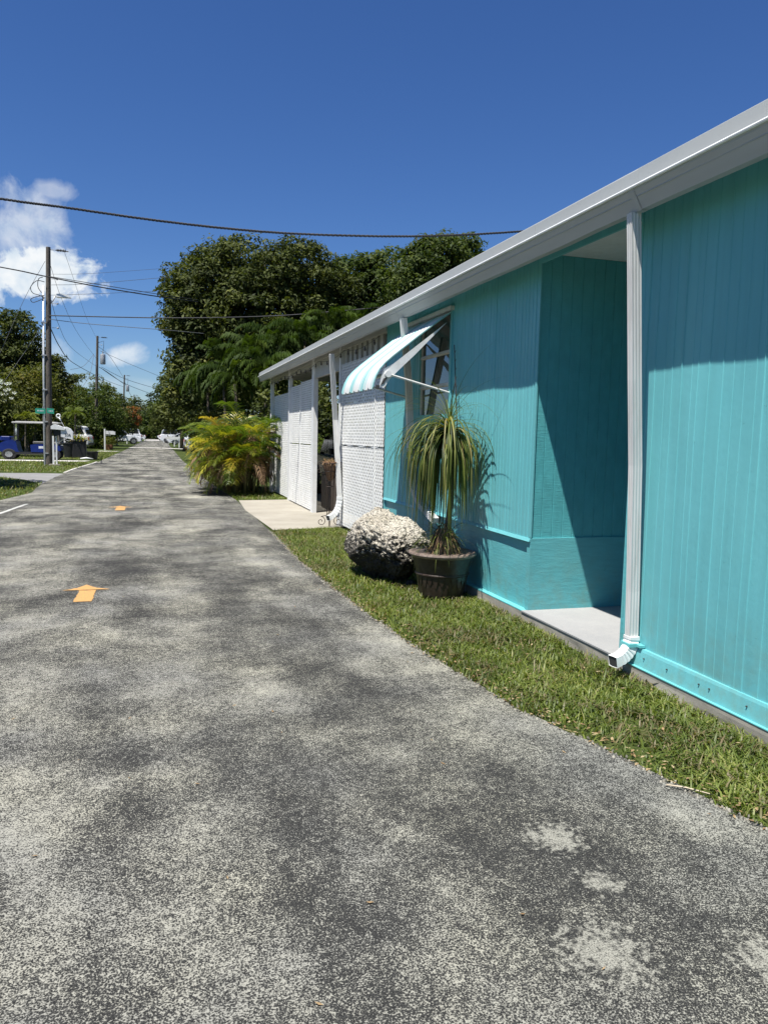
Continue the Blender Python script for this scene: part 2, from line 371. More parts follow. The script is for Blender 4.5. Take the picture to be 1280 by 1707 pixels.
# arrows painted on the road
mp, nt, b = new_mat('yellow_road_paint'); v = world_coords(nt)
c = mixc(nt, ramp(nt, noise(nt, v, 120, 4, .8), [(.40, .85), (.50, .05)]), (.56, .30, .085), (.12, .11, .09))
nt.links.new(c, b.inputs['Base Color']); b.inputs['Roughness'].default_value = .75; M['paint'] = mp
def ragged(pts, z, amp=.006, step=.03):
    out = []
    for i, (x, y) in enumerate(pts):
        x2, y2 = pts[(i+1) % len(pts)]; n = max(1, int(math.hypot(x2-x, y2-y)/step))
        for k in range(n): out.append((x+(x2-x)*k/n + rnd.uniform(-amp, amp), y+(y2-y)*k/n + rnd.uniform(-amp, amp), z))
    return out
def arrow(x, y0, k, label):
    r = thing('road_arrow', label, 'road marking', (x, y0, .019), 'yellow arrows painted on the road')
    m1 = MB(); p = ragged([(-.085*k, 0), (.075*k, .0), (.078*k, .53*k), (-.075*k, .53*k)], 0); m1.add(p, [tuple(range(len(p)))])
    part('arrow_shaft', m1, M['paint'], r, world=False)
    m2 = MB(); p = ragged([(-.235*k, .555*k), (.20*k, .555*k), (.075*k, .66*k), (-.03*k, .83*k), (-.11*k, .66*k)], 0); m2.add(p, [tuple(range(len(p)))])
    part('arrow_head', m2, M['paint'], r, world=False)
arrow(-.61, 7.5, 1, 'larger nearer yellow arrow painted on the worn asphalt')
arrow(-.60, 16.15, 1.15, 'small faraway yellow arrow further up the asphalt street')
mb = MB(); p = ragged([(-2.74, 15.6), (-2.66, 15.6), (-2.48, 17.6), (-2.55, 17.6)], .0185, .012); mb.add(p, [tuple(range(len(p)))])
tag(part('road_line', mb, simple('worn_line_paint', (.5, .5, .46), .8, dirt=(.2, .2, .18, .9), nscale=30)), 'short worn white line painted across the left side of the road', 'road marking')
# ------------------------------------------------------------------ grass blades
GR = leafmat('grass_blades', [(0, (.16, .12, .06)), (.12, (.20, .17, .08)), (.2, (.045, .066, .012)), (.55, (.105, .142, .024)), (.85, (.18, .215, .040)), (1, (.29, .28, .10))], .5, .3)
def blades(name, P, hmin, hmax, wd, mat=GR):
    n = len(P); az = nr.uniform(0, 2*np.pi, n); h = hmin + (hmax-hmin)*nr.random(n)**1.6; lean = nr.uniform(.2, 1.7, n) * h
    wdt = wd * nr.uniform(.6, 1.3, n)
    d = np.stack([np.cos(az), np.sin(az), 0*az], 1); s = np.stack([-np.sin(az), np.cos(az), 0*az], 1)
    b0 = np.concatenate([P, np.zeros((n, 1))], 1)
    mid = b0 + d*(lean*.35)[:, None]; mid[:, 2] = h*.6
    tip = b0 + d*lean[:, None]; tip[:, 2] = h*nr.uniform(.65, 1.0, n)
    V = np.stack([b0 - s*(wdt*.5)[:, None], b0 + s*(wdt*.5)[:, None], mid + s*(wdt*.45)[:, None], mid - s*(wdt*.45)[:, None], tip + s*(wdt*.08)[:, None], tip - s*(wdt*.08)[:, None]], 1)
    base = (np.arange(n)*6)[:, None]
    Q = np.concatenate([base + np.array([0, 1, 2, 3]), base + np.array([3, 2, 4, 5])], 0)
    patch = np.array([mnoise.noise(Vector((x*1.7, y*1.7, 0))) for x, y in P])
    fine = np.array([mnoise.noise(Vector((x*6, y*6, 5))) for x, y in P])
    t = np.clip(.56 + .34*patch + .2*fine + nr.normal(0, .16, n), .2, 1)
    dry = nr.random(n) < np.clip(.07 + .30*(fine < -.2) + .25*(patch < -.25), 0, 1); t[dry] = nr.uniform(0, .18, dry.sum())
    return np_mesh(name, V.reshape(-1, 3), Q, np.repeat(t, 6), mat)
def scatter(n, x0, x1, y0, y1, keep, dens=None):
    out = []
    x = nr.uniform(x0, x1, n); y = nr.uniform(y0, y1, n)
    k = np.array([keep(a, b) for a, b in zip(x, y)], bool)
    return np.stack([x[k], y[k]], 1)
def near_keep(x, y):
    e = interp(RR, y) + edge_j(y, 2) - .012
    if x < e: return False
    if x > 3.105: return False
    if y > 12.62 + (x-1.93)*.2: return False
    bare = mnoise.noise(Vector((x*1.3, y*1.3, 9)))
    if bare < -.22 and rnd.random() < .65: return False
    if x < e + .16 + .12*mnoise.noise(Vector((y*2, 0, 4))) and rnd.random() < .6: return False
    if (x-2.72)**2 + (y-7.6)**2 < .5 and rnd.random() < .45: return False
    return rnd.random() < (1 if y < 7 else .6)
P = scatter(115000, 1.78, 3.11, .6, 13.0, near_keep)
# ragged tufts hanging over the edge of the asphalt
tag(blades('grass', P, .02, .075, .0085), kind='stuff')
def left_keep(x, y):
    e = interp(RL, y) - .02
    if x > e: return False
    if 28.0 < y < 30.6 or (24.4 < y <= 28 and x > -4.9 + (28-y)*.55): return False
    if 41.3 < y < 44.4: return False
    if y < 18 and x > -3.2: return False
    return True
P = scatter(60000, -14, -2.4, 17, 62, left_keep)
tag(blades('left_verge_grass', P, .04, .10, .022), kind='stuff')
P = scatter(9000, 1.7, 3.2, 18.6, 34, lambda x, y: x > interp(RR, y))
tag(blades('right_verge_grass', P, .03, .09, .015), kind='stuff')
# dry leaf litter on the grass and along the asphalt edge
LT = leafmat('leaf_litter', [(0, (.16, .09, .04)), (.5, (.30, .20, .10)), (1, (.42, .34, .20))], .8, .1)
V = []; Q = []; T = []
for i in range(1400):
    y = rnd.uniform(1.5, 12.4); e = interp(RR, y); x = e + (rnd.uniform(-.03, .12) if rnd.random() < .6 else rnd.uniform(.1, 1.1))
    if x > 3.08: continue
    L_ = rnd.uniform(.006, .022); a = rnd.uniform(0, 6.28); z = .016 if x < e else rnd.uniform(.015, .04); c_, s_ = math.cos(a), math.sin(a)
    for (u, w_, dz) in ((-1, 0, 0), (0, -.4, .003), (1, 0, rnd.uniform(0, .008)), (0, .4, .003)): V.append((x+(u*c_-w_*s_)*L_, y+(u*s_+w_*c_)*L_, z+dz)); T.append(i % 10/10)
    Q.append((len(V)-4, len(V)-3, len(V)-2, len(V)-1))
for i in range(90):
    y = 1.6 + 12*rnd.random()**1.5; x = interp(RR, y) - (.03 + 3.5*rnd.random()**2.2); L_ = rnd.uniform(.006, .016); a = rnd.uniform(0, 6.28); c_, s_ = math.cos(a), math.sin(a)
    for (u, w_, dz) in ((-1, 0, 0), (0, -.35, .002), (1, 0, .006), (0, .35, .002)): V.append((x+(u*c_-w_*s_)*L_, y+(u*s_+w_*c_)*L_, .0165+dz)); T.append(rnd.random()*.8)
    Q.append((len(V)-4, len(V)-3, len(V)-2, len(V)-1))
VG = []; QG = []; TG = []
for i in range(1500):
    y = rnd.uniform(1.2, 12.6) if i % 3 else rnd.uniform(5, 12.6); x = interp(RR, y) + edge_j(y, 2) + rnd.gauss(-.012, .018); s = rnd.uniform(.003, .010); a = rnd.uniform(0, 6.28)
    o = len(VG); VG += [(x+s*math.cos(a+k*1.57)*rnd.uniform(.7, 1.2), y+s*math.sin(a+k*1.57)*rnd.uniform(.7, 1.2), .010) for k in range(4)] + [(x+s*.5*math.cos(a+k*1.57), y+s*.5*math.sin(a+k*1.57), .012+s*.8) for k in range(4)]
    QG += [(o+4, o+5, o+6, o+7)] + [(o+k, o+(k+1) % 4, o+4+(k+1) % 4, o+4+k) for k in range(4)]; TG += [rnd.random()]*8
GV = leafmat('edge_gravel', [(0, (.06, .055, .045)), (.5, (.16, .15, .12)), (1, (.32, .30, .25))], .9, 0.0)
tag(np_mesh('gravel', np.array(VG), np.array(QG), TG, GV), kind='stuff')
tag(np_mesh('leaf_litter', np.array(V), np.array(Q), T, LT), kind='stuff')
mb = MB(); mb.tube([(2.28, 2.90, .02), (2.34, 2.84, .028), (2.42, 2.76, .022)], [.005, .004, .003], 6)
tag(part('dry_stick', mb, simple('dry_wood', (.5, .42, .3), .8), smooth=True), 'thin pale dry stick lying on the asphalt at the grass edge', 'stick')
# ------------------------------------------------------------------ the teal house with its carport
WX, SX = 3.17, 3.11                       # wall plane, slab edge
EY0, EY1 = -3.0, 21.5                     # ends of the eave
Yc0, Yc1 = 4.60, 6.02                     # alcove
Ym = 10.45                                # teal wall ends, lattice starts
house = thing('mobile_home', 'long teal house with white gutter, recessed porch and white lattice carport along the street', 'house', (WX, 6, 0))
def profile(y0, y1, marks):
    """marks: (y, width, depth) ridges standing out (depth>0) or grooves (<0)"""
    out = [(y0, 0)]
    for (y, w_, d) in sorted(marks):
        if y - w_ <= out[-1][0] or y + w_ >= y1: continue
        out += [(y-w_, 0), (y-w_*.35, -d), (y+w_*.35, -d), (y+w_, 0)]
    out.append((y1, 0)); return out
def sheet(name, prof, zs, X, mat, warp=None, hole=None, label=None, parent=None, xaxis=False):
    mb = MB(); ny = len(prof)
    vs = []
    for z in zs:
        for (y, d) in prof:
            o = d + (warp(y, z) if warp else 0)
            vs.append((X + o, y, z) if not xaxis else (y, X + o, z))
    fs = []
    for j in range(len(zs)-1):
        for i in range(ny-1):
            yc = (prof[i][0]+prof[i+1][0])/2; zc = (zs[j]+zs[j+1])/2
            if hole and hole[0] < yc < hole[1] and hole[2] < zc < hole[3]: continue
            q = (j*ny+i, (j+1)*ny+i, (j+1)*ny+i+1, j*ny+i+1)
            fs.append(q if not xaxis else q[::-1])
    mb.add(vs, fs); return part(name, mb, mat, parent or house, label=label)
def marks(y0, y1, step, jit, w_, d, strong=None):
    out = []; y = y0 + step; i = 0
    while y < y1 - .02:
        dd = d * rnd.uniform(.7, 1.3); ww = w_
        if strong and i % strong == 0: dd *= 1.8; ww *= 1.4
        out.append((y + rnd.uniform(-jit, jit), ww, dd)); y += step; i += 1
    return out
def oil(y, z):
    return .015*mnoise.noise(Vector((y*1.9, z*.55, 1))) + .004*mnoise.noise(Vector((y*5, z*1.5, 4)))
def oil2(y, z): return .006*mnoise.noise(Vector((y*1.5, z*.5, 7)))
zs = list(np.arange(.2, 3.16, .075)) + [3.17]
sheet('siding', profile(-3.0, Yc0, marks(-3.0, Yc0, .088, .020, .0040, .0034, 4)), zs, WX, M['teal'], oil)
mb = MB(); mb.box(3.195, 3.27, -3.0, Yc0 - .001, .1, 3.17); mb.box(3.27, 4.6, Yc0-.08, Yc0-.002, .1, 3.17); mb.box(WX-.004, WX+.03, Yc0-.001, Yc0+.022, .1, 3.17)
part('wall_end', mb, M['tealskirt'], house)
# bottom flashing with its screws, painted ledge of the slab
mb = MB(); mb.prism([(WX-.040, .10), (WX+.02, .10), (WX+.02, .218), (WX-.020, .218), (WX-.026, .20)], 'y', -3.0, Yc0-.02)
fl = part('flashing', mb, M['teal'], house)
y = 1.2
while y < Yc0-.1:
    mb = MB(); mb.lathe([(.001, -.006), (.003, -.005), (.0045, -.001), (.0045, .004)], 8, (WX-.037, y, .165), 'x'); part('screw', mb, M['iron'], fl); y += rnd.choice((.09, .24, .3))
mb = MB(); mb.box(SX, WX+.02, -3.0, Yc0-.0, .094, .100)
mb.box(SX+.01, WX+.02, Yc1+.01, Ym, .094, .104); part('painted_ledge', mb, M['tealedge'], house)
# slab, its rough side showing above the grass
mb = MB(); n = 180
def slabside(u, v):
    y = -3 + u*(Ym+3); return (SX + .004 + (1-v)*.012*mnoise.noise(Vector((y*4, v*2, 0))), y, -.02 + v*.114)
mb.grid(lambda u, v: (slabside(u, v)), 220, 5)
mb.box(SX+.012, 8, -3, Ym, -.02, .0935)
part('slab', mb, M['slab'], house)
mb = MB(); mb.box(SX-.003, 4.55, Yc0+.02, Yc1-.002, .0945, .106); part('porch_floor', mb, M['porch'], house)
# alcove: side wall facing up the street, back wall, white ceiling
za = [.74, 1.3, 1.9, 2.5, 3.17]
sheet('alcove_siding', profile(WX+.002, 4.5, marks(WX, 4.5, .102, .004, .004, -.005)), za, Yc1, M['tealwood'], None, xaxis=True)
mb = MB(); mb.box(WX-.004, 4.5, Yc1-.013, Yc1+.05, .106, .745); part('alcove_skirt', mb, M['tealskirt'], house)
mb = MB(); mb.box(4.5, 4.56, Yc0, Yc1+.05, .1, 3.17); mb.box(WX+.03, 4.5, Yc1+.012, Yc1+.05, .745, 3.17); part('alcove_back', mb, M['tealwood'], house)
mb = MB(); mb.box(WX+.03, 4.5, Yc0, Yc1, 3.172, 3.19); mb.box(WX+.012, WX+.05, Yc0+.02, Yc1-.02, 3.125, 3.171); part('porch_ceiling', mb, M['white'], house)
mb = MB(); mb.box(WX-.012, WX+.011, Yc0, Yc1, 3.088, 3.20); part('header', mb, M['teal'], house)
# middle wall with the window
WY0, WY1, WZ0, WZ1 = 8.02, 9.05, 1.86, 3.02
pr = profile(Yc1, Ym, [(y_, a, b_) for (y_, a, b_) in marks(Yc1, Ym, .066, .008, .003, .0032, 6) if not (WY0-.01 < y_ < WY0+.01 or WY1-.01 < y_ < WY1+.01)])
pr = sorted(set(pr + [(WY0, 0), (WY1, 0)])); 
zs = [.735, .9, 1.1, 1.3, 1.5, 1.7, WZ0, 2.05, 2.25, 2.45, 2.65, 2.85, WZ1, 3.17]
sheet('siding', pr, zs, WX, M['teal'], oil2, (WY0, WY1, WZ0, WZ1))
mb = MB(); mb.prism([(WX-.022, .715), (WX+.0, .715), (WX+.0, .742), (WX-.008, .742)], 'y', Yc1-.012, Ym); part('drip_edge', mb, M['teal'], house)
mb = MB(); mb.grid(lambda u, v: (WX+.012+.006*mnoise.noise(Vector((u*9, v*2, 3))), Yc1-.012+u*(Ym-Yc1+.012), .104+v*.62), 60, 8)
sk = part('skirting', mb, M['tealskirt'], house, smooth=True)
mb = MB(); mb.box(WX-.006, WX+.006, Yc1-.012, Yc1+.02, .75, 3.17); part('corner_trim', mb, M['teal'], house)
mb = MB(); mb.box(WX-.003, WX+.02, Ym-.03, Ym+.03, .1, 3.17); part('corner_trim', mb, M['teal'], house)
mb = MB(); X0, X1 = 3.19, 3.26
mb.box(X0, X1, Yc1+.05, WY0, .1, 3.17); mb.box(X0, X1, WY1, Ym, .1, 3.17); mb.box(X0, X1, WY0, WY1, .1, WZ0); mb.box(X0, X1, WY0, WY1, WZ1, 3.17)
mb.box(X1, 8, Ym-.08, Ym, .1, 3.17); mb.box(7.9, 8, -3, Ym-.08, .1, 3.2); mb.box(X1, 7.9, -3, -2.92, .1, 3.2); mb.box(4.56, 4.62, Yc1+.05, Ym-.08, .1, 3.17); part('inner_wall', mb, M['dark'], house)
# window: frame, three sashes, dark glass
mb = MB(); f = .035
for (a, b_, c_, d_) in ((WY0, WY1, WZ1-f, WZ1+.03), (WY0, WY1, WZ0-.03, WZ0+f), (WY0-.02, WY0+f, WZ0, WZ1), (WY1-f, WY1+.02, WZ0, WZ1)):
    pass
mb.box(WX-.02, WX+.02, WY0-.03, WY1+.03, WZ1-.01, WZ1+.045); mb.box(WX-.025, WX+.02, WY0-.03, WY1+.03, WZ0-.045, WZ0+.01)
mb.box(WX-.018, WX+.02, WY0-.03, WY0+.025, WZ0+.01, WZ1-.01); mb.box(WX-.018, WX+.02, WY1-.025, WY1+.03, WZ0+.01, WZ1-.01)
win = part('window', mb, M['teal'], house)
glm, nt, b = new_mat('window_glass'); b.inputs['Base Color'].default_value = (.012, .018, .018, 1); b.inputs['Roughness'].default_value = .03; b.inputs['Specular IOR Level'].default_value = .9
b.inputs['Transmission Weight'].default_value = 0.0; b.inputs['Coat Weight'].default_value = .6; b.inputs['Coat Roughness'].default_value = .02
bump(nt, b, noise(nt, world_coords(nt), 1.5, 2), .25, .02); M['glass'] = glm
mb = MB(); mb.box(WX+.022, WX+.026, WY0+.02, WY1-.02, WZ0, WZ1); part('pane', mb, glm, win)
mb = MB()
for z in (2.20, 2.56): mb.prism([(WX-.012, z-.012), (WX+.021, z-.022), (WX+.021, z+.022), (WX-.005, z+.018)], 'y', WY0+.026, WY1-.026)
mb.box(WX+.0, WX+.021, WY0+.026, WY0+.05, WZ0+.011, WZ1-.011); mb.box(WX+.0, WX+.021, WY1-.05, WY1-.026, WZ0+.011, WZ1-.011)
part('sash', mb, M['oldwhite'], win)
# roof, fascia, gutter, soffit
mb = MB(); mb.prism([(2.868, 3.262), (2.872, 3.275), (5.6, 3.62), (8.3, 3.28), (8.3, 3.24), (5.6, 3.585), (2.95, 3.236), (2.868, 3.236)], 'y', EY0, EY1)
roof = part('roof', mb, M['roofmetal'], house)
mb = MB(); yprev = EY0
for yj in (1.2, 4.235, 5.55, 9.0, 12.2, 15.4, 18.5, EY1):        # fascia lengths, each lapping a little
    o = rnd.uniform(-.003, .003); mb.box(2.853+o, 2.866+o, yprev+.002, yj, 3.10, 3.262 + rnd.uniform(-.006, .004)); yprev = yj
part('fascia', mb, M['roofmetal'], house)
mb = MB(); ny = 60
gp = [(2.828, 3.160), (2.828, 3.148), (2.836, 3.144), (2.838, 3.134), (2.866, 3.09), (2.892, 3.045), (2.900, 3.030), (2.945, 3.030), (2.95, 3.03), (2.95, 3.158), (2.944, 3.158), (2.944, 3.045), (2.905, 3.045), (2.852, 3.140), (2.860, 3.158)]
vs = []; sag = lambda y: .006*mnoise.noise(Vector((y*.8, 0, 0))) + .004*mnoise.noise(Vector((y*2.6, 2, 0)))
for j in range(ny+1):
    y = EY0 + (EY1-EY0)*j/ny
    vs += [(x + sag(y+9)*.7, y, z + sag(y)) for x, z in gp]
lp = MB(); lp.prism([(2.834, 3.168), (2.822, 3.164), (2.816, 3.156), (2.818, 3.148), (2.827, 3.145), (2.827, 3.161), (2.834, 3.162)], 'y', EY0, EY1)
k = len(gp); fs = [(j*k+i, j*k+(i+1) % k, (j+1)*k+(i+1) % k, (j+1)*k+i) for j in range(ny) for i in range(k)] + [tuple(range(k)), tuple(ny*k+i for i in range(k-1, -1, -1))]
mb.add(vs, fs)
for yj in (4.24, 9.1, 13.9, 18.6): mb.add([(x-.002 if x < 2.9 else x, y_, z-.002) for y_ in (yj, yj+.05) for x, z in gp[:8]], [(i, i+1, i+9, i+8) for i in range(7)])
mb.add([(x, EY1+.001, z) for x, z in ((2.85, 3.17), (2.878, 3.03), (2.945, 3.03), (2.945, 3.18))], [(0, 1, 2, 3)])
gut = part('gutter', mb, M['gutter'], house); part('sunlit_gutter_lip', lp, M['white'], gut)  # lip coloured whiter than the gutter to paint its sunlit line
mb = MB(); mb.box(2.951, 3.168, EY0, Ym+.03, 3.15, 3.165); part('soffit', mb, M['teal'], house)
# downspouts
def downspout(path, wx=.072, wy=.058, seed=0, parent=house, label=None):
    """rectangular ribbed pipe along path"""
    mb = MB(); prof = []
    hx, hy = wx/2, wy/2
    def side(a, b_, n_=3):
        out = []
        for i in range(n_):
            t0 = (i+.12)/n_; t1 = (i+.42)/n_; t2 = (i+.58)/n_; t3 = (i+.88)/n_
            for t_, dd in ((t0, 0), (t1, -.0025), (t2, -.0025), (t3, 0)): out.append((a, b_, t_, dd))
        return out
    cs = [(-hx, -hy), (hx, -hy), (hx, hy), (-hx, hy)]
    for q in range(4):
        a = cs[q]; b_ = cs[(q+1) % 4]; nx_, ny_ = (b_[1]-a[1]), -(b_[0]-a[0]); l = math.hypot(nx_, ny_); nx_ /= l; ny_ /= l
        prof.append(a)
        for _, _, t_, dd in side(0, 0): prof.append((a[0]+(b_[0]-a[0])*t_+nx_*dd, a[1]+(b_[1]-a[1])*t_+ny_*dd))
    pts = [Vector(p) for p in path]; n_ = len(prof); vs = []
    for i, p in enumerate(pts):
        d = (pts[min(i+1, len(pts)-1)] - pts[max(i-1, 0)]).normalized()
        ax = Vector((1, 0, 0)) if abs(d.x) < .9 else Vector((0, 0, 1)); ay = d.cross(ax).normalized(); ax = ay.cross(d).normalized()
        if ay.y < 0: pass
        for (u, v_) in prof: vs.append(p + ax*u - ay*v_*(-1))
    fs = [(i*n_+k_, i*n_+(k_+1) % n_, (i+1)*n_+(k_+1) % n_, (i+1)*n_+k_) for i in range(len(pts)-1) for k_ in range(n_)] + [tuple(range(n_)), tuple(range((len(pts)-1)*n_, len(pts)*n_))]
    mb.add(vs, fs); return part('downspout', mb, M['oldwhite'], parent, label=label)
def elbow(pts, wx, wy, parent):
    mb = MB(); vs = []; pts = [Vector(p) for p in pts]; n = 26; P = []
    for i in range(n):                                       # Bezier
        t = i/(n-1); a, b_, c_ = pts[0].lerp(pts[1], t), pts[1].lerp(pts[2], t), None; P.append(a.lerp(b_, t))
    sx, sy = wx/2, wy/2; prof = [(-sx, -sy), (-sx*.3, -sy*1.06), (sx*.3, -sy*1.06), (sx, -sy), (sx, sy), (sx*.3, sy*1.06), (-sx*.3, sy*1.06), (-sx, sy)]
    for i, p in enumerate(P):
        d = (P[min(i+1, n-1)]-P[max(i-1, 0)]).normalized(); side = Vector((0, 1, 0)); side = (side - d*side.dot(d)).normalized(); up = d.cross(side)
        k_ = 1 + (.05 if i < 3 or i > n-3 else (-.045 if i % 3 == 0 else .03))
        for (u, v_) in prof: vs.append(p + side*u*k_ + up*v_*k_)
    fs = [(i*8+q, i*8+(q+1) % 8, (i+1)*8+(q+1) % 8, (i+1)*8+q) for i in range(n-1) for q in range(8)] + [tuple(range(8))]
    # flat dark face set in the open mouth for the shade inside the pipe
    mb.add(vs, fs); e = part('elbow', mb, M['white'], parent)
    mb = MB(); d = (P[-1]-P[-2]).normalized(); mb.add([P[-1]-d*.004 + (v_-P[-1])*.88 for v_ in [Vector(q) for q in vs[-8:]]], [tuple(range(8))]); part('mouth_shade', mb, M['dark'], e)
    return e
d1 = downspout([(2.905, 4.33, 3.03), (2.925, 4.335, 2.8), (3.0, 4.365, 2.0), (3.06, 4.395, 1.45), (3.112, 4.42, .6), (3.122, 4.42, .24)], .068, .056, label='nearest downspout, beside the porch')
elbow([(3.122, 4.42, .29), (3.125, 4.42, .15), (2.97, 4.40, .125)], .080, .068, d1)
mb = MB(); mb.box(3.075, 3.19, 4.372, 4.465, .222, .245); mb.box(3.13, 3.168, 4.33, 4.372, .225, .242); part('bracket', mb, M['tealedge'], d1)
p0 = atX(672, 530, 2.90); p1 = atX(681, 640, 3.02); p2 = atX(684, 745, 3.10); p3 = atX(687, 800, 3.12); p4 = atX(700, 840, 3.12); p5 = atX(726, 868, 3.10)
d2 = downspout([p0, p0.lerp(p1, .5), p1, p2, p3, (p3+p4)/2 + Vector((0, .05, 0)), p4, p5], .075, .066, label='middle downspout behind the striped awning')
p0 = atX(553, 590, 2.90); p1 = atX(559, 700, 3.03); p2 = atX(566, 828, 3.10)
d3 = downspout([p0, p0.lerp(p1, .5), p1, p2], .078, .062, label='far downspout beside the lattice opening')
elbow([p2, p2 + Vector((0, 0, -.30)), p2 + Vector((-.22, -.10, -.36))], .09, .08, d3)
# carport: posts, beams, ceiling, lattice
def lattice_mesh(y0, y1, z0, z1, X, mb=None):
    mb = mb or MB(); pitch, wd = .066, .0345
    k = pitch*math.sqrt(2); hw = wd*math.sqrt(2)/2
    H = z1-z0; W = y1-y0
    for sgn, xa in ((1, X), (-1, X+.0022)):
        c = -H - k
        while c < W + H + k:
            # strip between lines y = c ± hw + sgn*z  (45 degrees)
            poly = [(c-hw, 0), (c+hw, 0), (c+hw+sgn*H, H), (c-hw+sgn*H, H)]
            for lim, keep in ((0, 1), (W, -1)):
                out = []
                for i in range(len(poly)):
                    a, b_ = poly[i], poly[(i+1) % len(poly)]; fa = (a[0]-lim)*keep; fb = (b_[0]-lim)*keep
                    if fa >= 0: out.append(a)
                    if fa*fb < 0: t_ = fa/(fa-fb); out.append((a[0]+(b_[0]-a[0])*t_, a[1]+(b_[1]-a[1])*t_))
                poly = out
                if len(poly) < 3: break
            if len(poly) >= 3: mb.prism([(y0+p[0], z0+p[1]) for p in poly], 'x', xa, xa+.002)
            c += k
    return mb
def lat_panel(y0, y1, z0, z1, X=WX-.012, label=None):
    mb = lattice_mesh(y0, y1, z0, z1, X); p = part('lattice_panel', mb, M['lattice'], house, label=label)
    return p
lat_panel(10.50, 10.93, .06, 1.435); lat_panel(10.50, 10.93, 1.455, 2.72)
lat_panel(10.96, 13.12, .06, 1.43); lat_panel(10.96, 13.12, 1.452, 2.82)
lat_panel(15.62, 16.9, .05, 1.39); lat_panel(15.62, 16.9, 1.41, 2.74); lat_panel(16.93, 18.3, .05, 1.39); lat_panel(16.93, 18.3, 1.41, 2.70)
lat_panel(18.42, 21.1, .05, 2.62, WX+.05)
mb = MB()
mb.box(WX-.026, WX+.004, 10.925, 10.965, .05, 2.72); part('trim_strip', mb, M['lattice'], house)
mb = MB(); mb.box(WX-.024, WX+.004, 16.9, 16.93, .05, 2.7); part('trim_strip', mb, M['lattice'], house); mb = MB()
mb.add(*(lambda ys: ([(WX-.016, y, 1.437 + .010*math.sin(y*9) ) for y in ys] + [(WX-.016, y, 1.452 + .006*math.sin(y*7+1)) for y in ys] + [(WX-.02, y, 1.452+.006*math.sin(y*7+1)) for y in ys], [(i, i+1, len(ys)+i+1, len(ys)+i) for i in range(len(ys)-1)] + [(len(ys)+i, len(ys)+i+1, 2*len(ys)+i+1, 2*len(ys)+i) for i in range(len(ys)-1)]))(list(np.linspace(10.5, 13.12, 30))))
part('panel_seam', mb, M['lattice'], house)
for (y, wd, zb) in ((13.17, .09, 0), (15.5, .20, .02), (18.36, .09, 0), (21.25, .09, 0)):
    mb = MB(); mb.box(WX-.03, WX+.06, y-wd/2, y+wd/2, zb, 3.16); part('post', mb, M['white'], house)
for y in (11.0, 13.3, 15.5, 18.4, 21.25):
    mb = MB(); mb.box(7.85, 7.95, y-.05, y+.05, 0, 3.2); part('post', mb, M['white'], house)
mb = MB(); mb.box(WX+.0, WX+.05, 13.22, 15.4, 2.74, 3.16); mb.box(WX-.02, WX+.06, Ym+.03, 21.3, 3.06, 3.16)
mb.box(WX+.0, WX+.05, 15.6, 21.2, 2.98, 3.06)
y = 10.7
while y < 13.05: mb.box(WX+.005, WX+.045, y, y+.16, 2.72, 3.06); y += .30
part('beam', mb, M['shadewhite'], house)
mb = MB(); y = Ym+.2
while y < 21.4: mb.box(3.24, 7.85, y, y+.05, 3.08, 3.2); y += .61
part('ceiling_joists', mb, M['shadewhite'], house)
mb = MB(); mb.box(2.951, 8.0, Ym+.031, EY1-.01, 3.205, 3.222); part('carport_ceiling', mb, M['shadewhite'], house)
# awning over the window
aw, nt, b = new_mat('awning_stripes'); g_ = nt.nodes.new('ShaderNodeNewGeometry'); s_ = nt.nodes.new('ShaderNodeSeparateXYZ'); nt.links.new(g_.outputs['Position'], s_.inputs[0])
fr = mth(nt, 'FRACT', mth(nt, 'DIVIDE', mth(nt, 'SUBTRACT', s_.outputs['Y'], 8.0), .475))
c = ramp(nt, fr, [(0, (.24, .48, .475)), (.13, (.24, .48, .475)), (.14, (.50, .56, .54)), (.19, (.50, .56, .54)), (.20, (.36, .54, .53)), (.25, (.36, .54, .53)), (.26, (.62, .63, .61)), (.74, (.58, .58, .57)), (.75, (.36, .54, .53)), (.80, (.36, .54, .53)), (.81, (.5, .56, .54)), (.88, (.5, .56, .54)), (.89, (.24, .48, .475))], 'LINEAR')
c = mixc(nt, ramp(nt, noise(nt, world_coords(nt), 5, 5), [(.45, 0), (.8, .3)]), c, (.45, .5, .48)); nt.links.new(c, b.inputs['Base Color']); b.inputs['Roughness'].default_value = .55
AY0, AY1 = 8.00, 9.42
prof = [(3.16, 2.985), (3.0, 2.87), (2.75, 2.675), (2.5, 2.475), (2.41, 2.395), (2.35, 2.325), (2.31, 2.25), (2.285, 2.175), (2.275, 2.125)]
awn = thing('awning', None, None, (WX, 8.7, 3.0)); awn.parent = house; awn.location = Vector((WX, 8.7, 3.0)) - house.location
mb = MB(); ny = 57
def ribx(j): return .004*math.cos(j*2*math.pi/4)
vs = []
for j in range(ny):
    y = AY0 + (AY1-AY0)*j/(ny-1); r_ = ribx(j); dip = .018*abs(math.sin(j*math.pi/8))
    for i, (x, z) in enumerate(prof): vs.append((x - r_, y, z + r_ - (dip if i == len(prof)-1 else 0)))
for j in range(ny):
    y = AY0 + (AY1-AY0)*j/(ny-1); r_ = ribx(j); dip = .018*abs(math.sin(j*math.pi/8))
    for i, (x, z) in enumerate(prof): vs.append((x - r_ + .008, y, z + r_ - .008 - (dip if i == len(prof)-1 else 0)))
k = len(prof); B_ = ny*k
fs = [(j*k+i, j*k+i+1, (j+1)*k+i+1, (j+1)*k+i) for j in range(ny-1) for i in range(k-1)] + [(B_+j*k+i, B_+(j+1)*k+i, B_+(j+1)*k+i+1, B_+j*k+i+1) for j in range(ny-1) for i in range(k-1)]
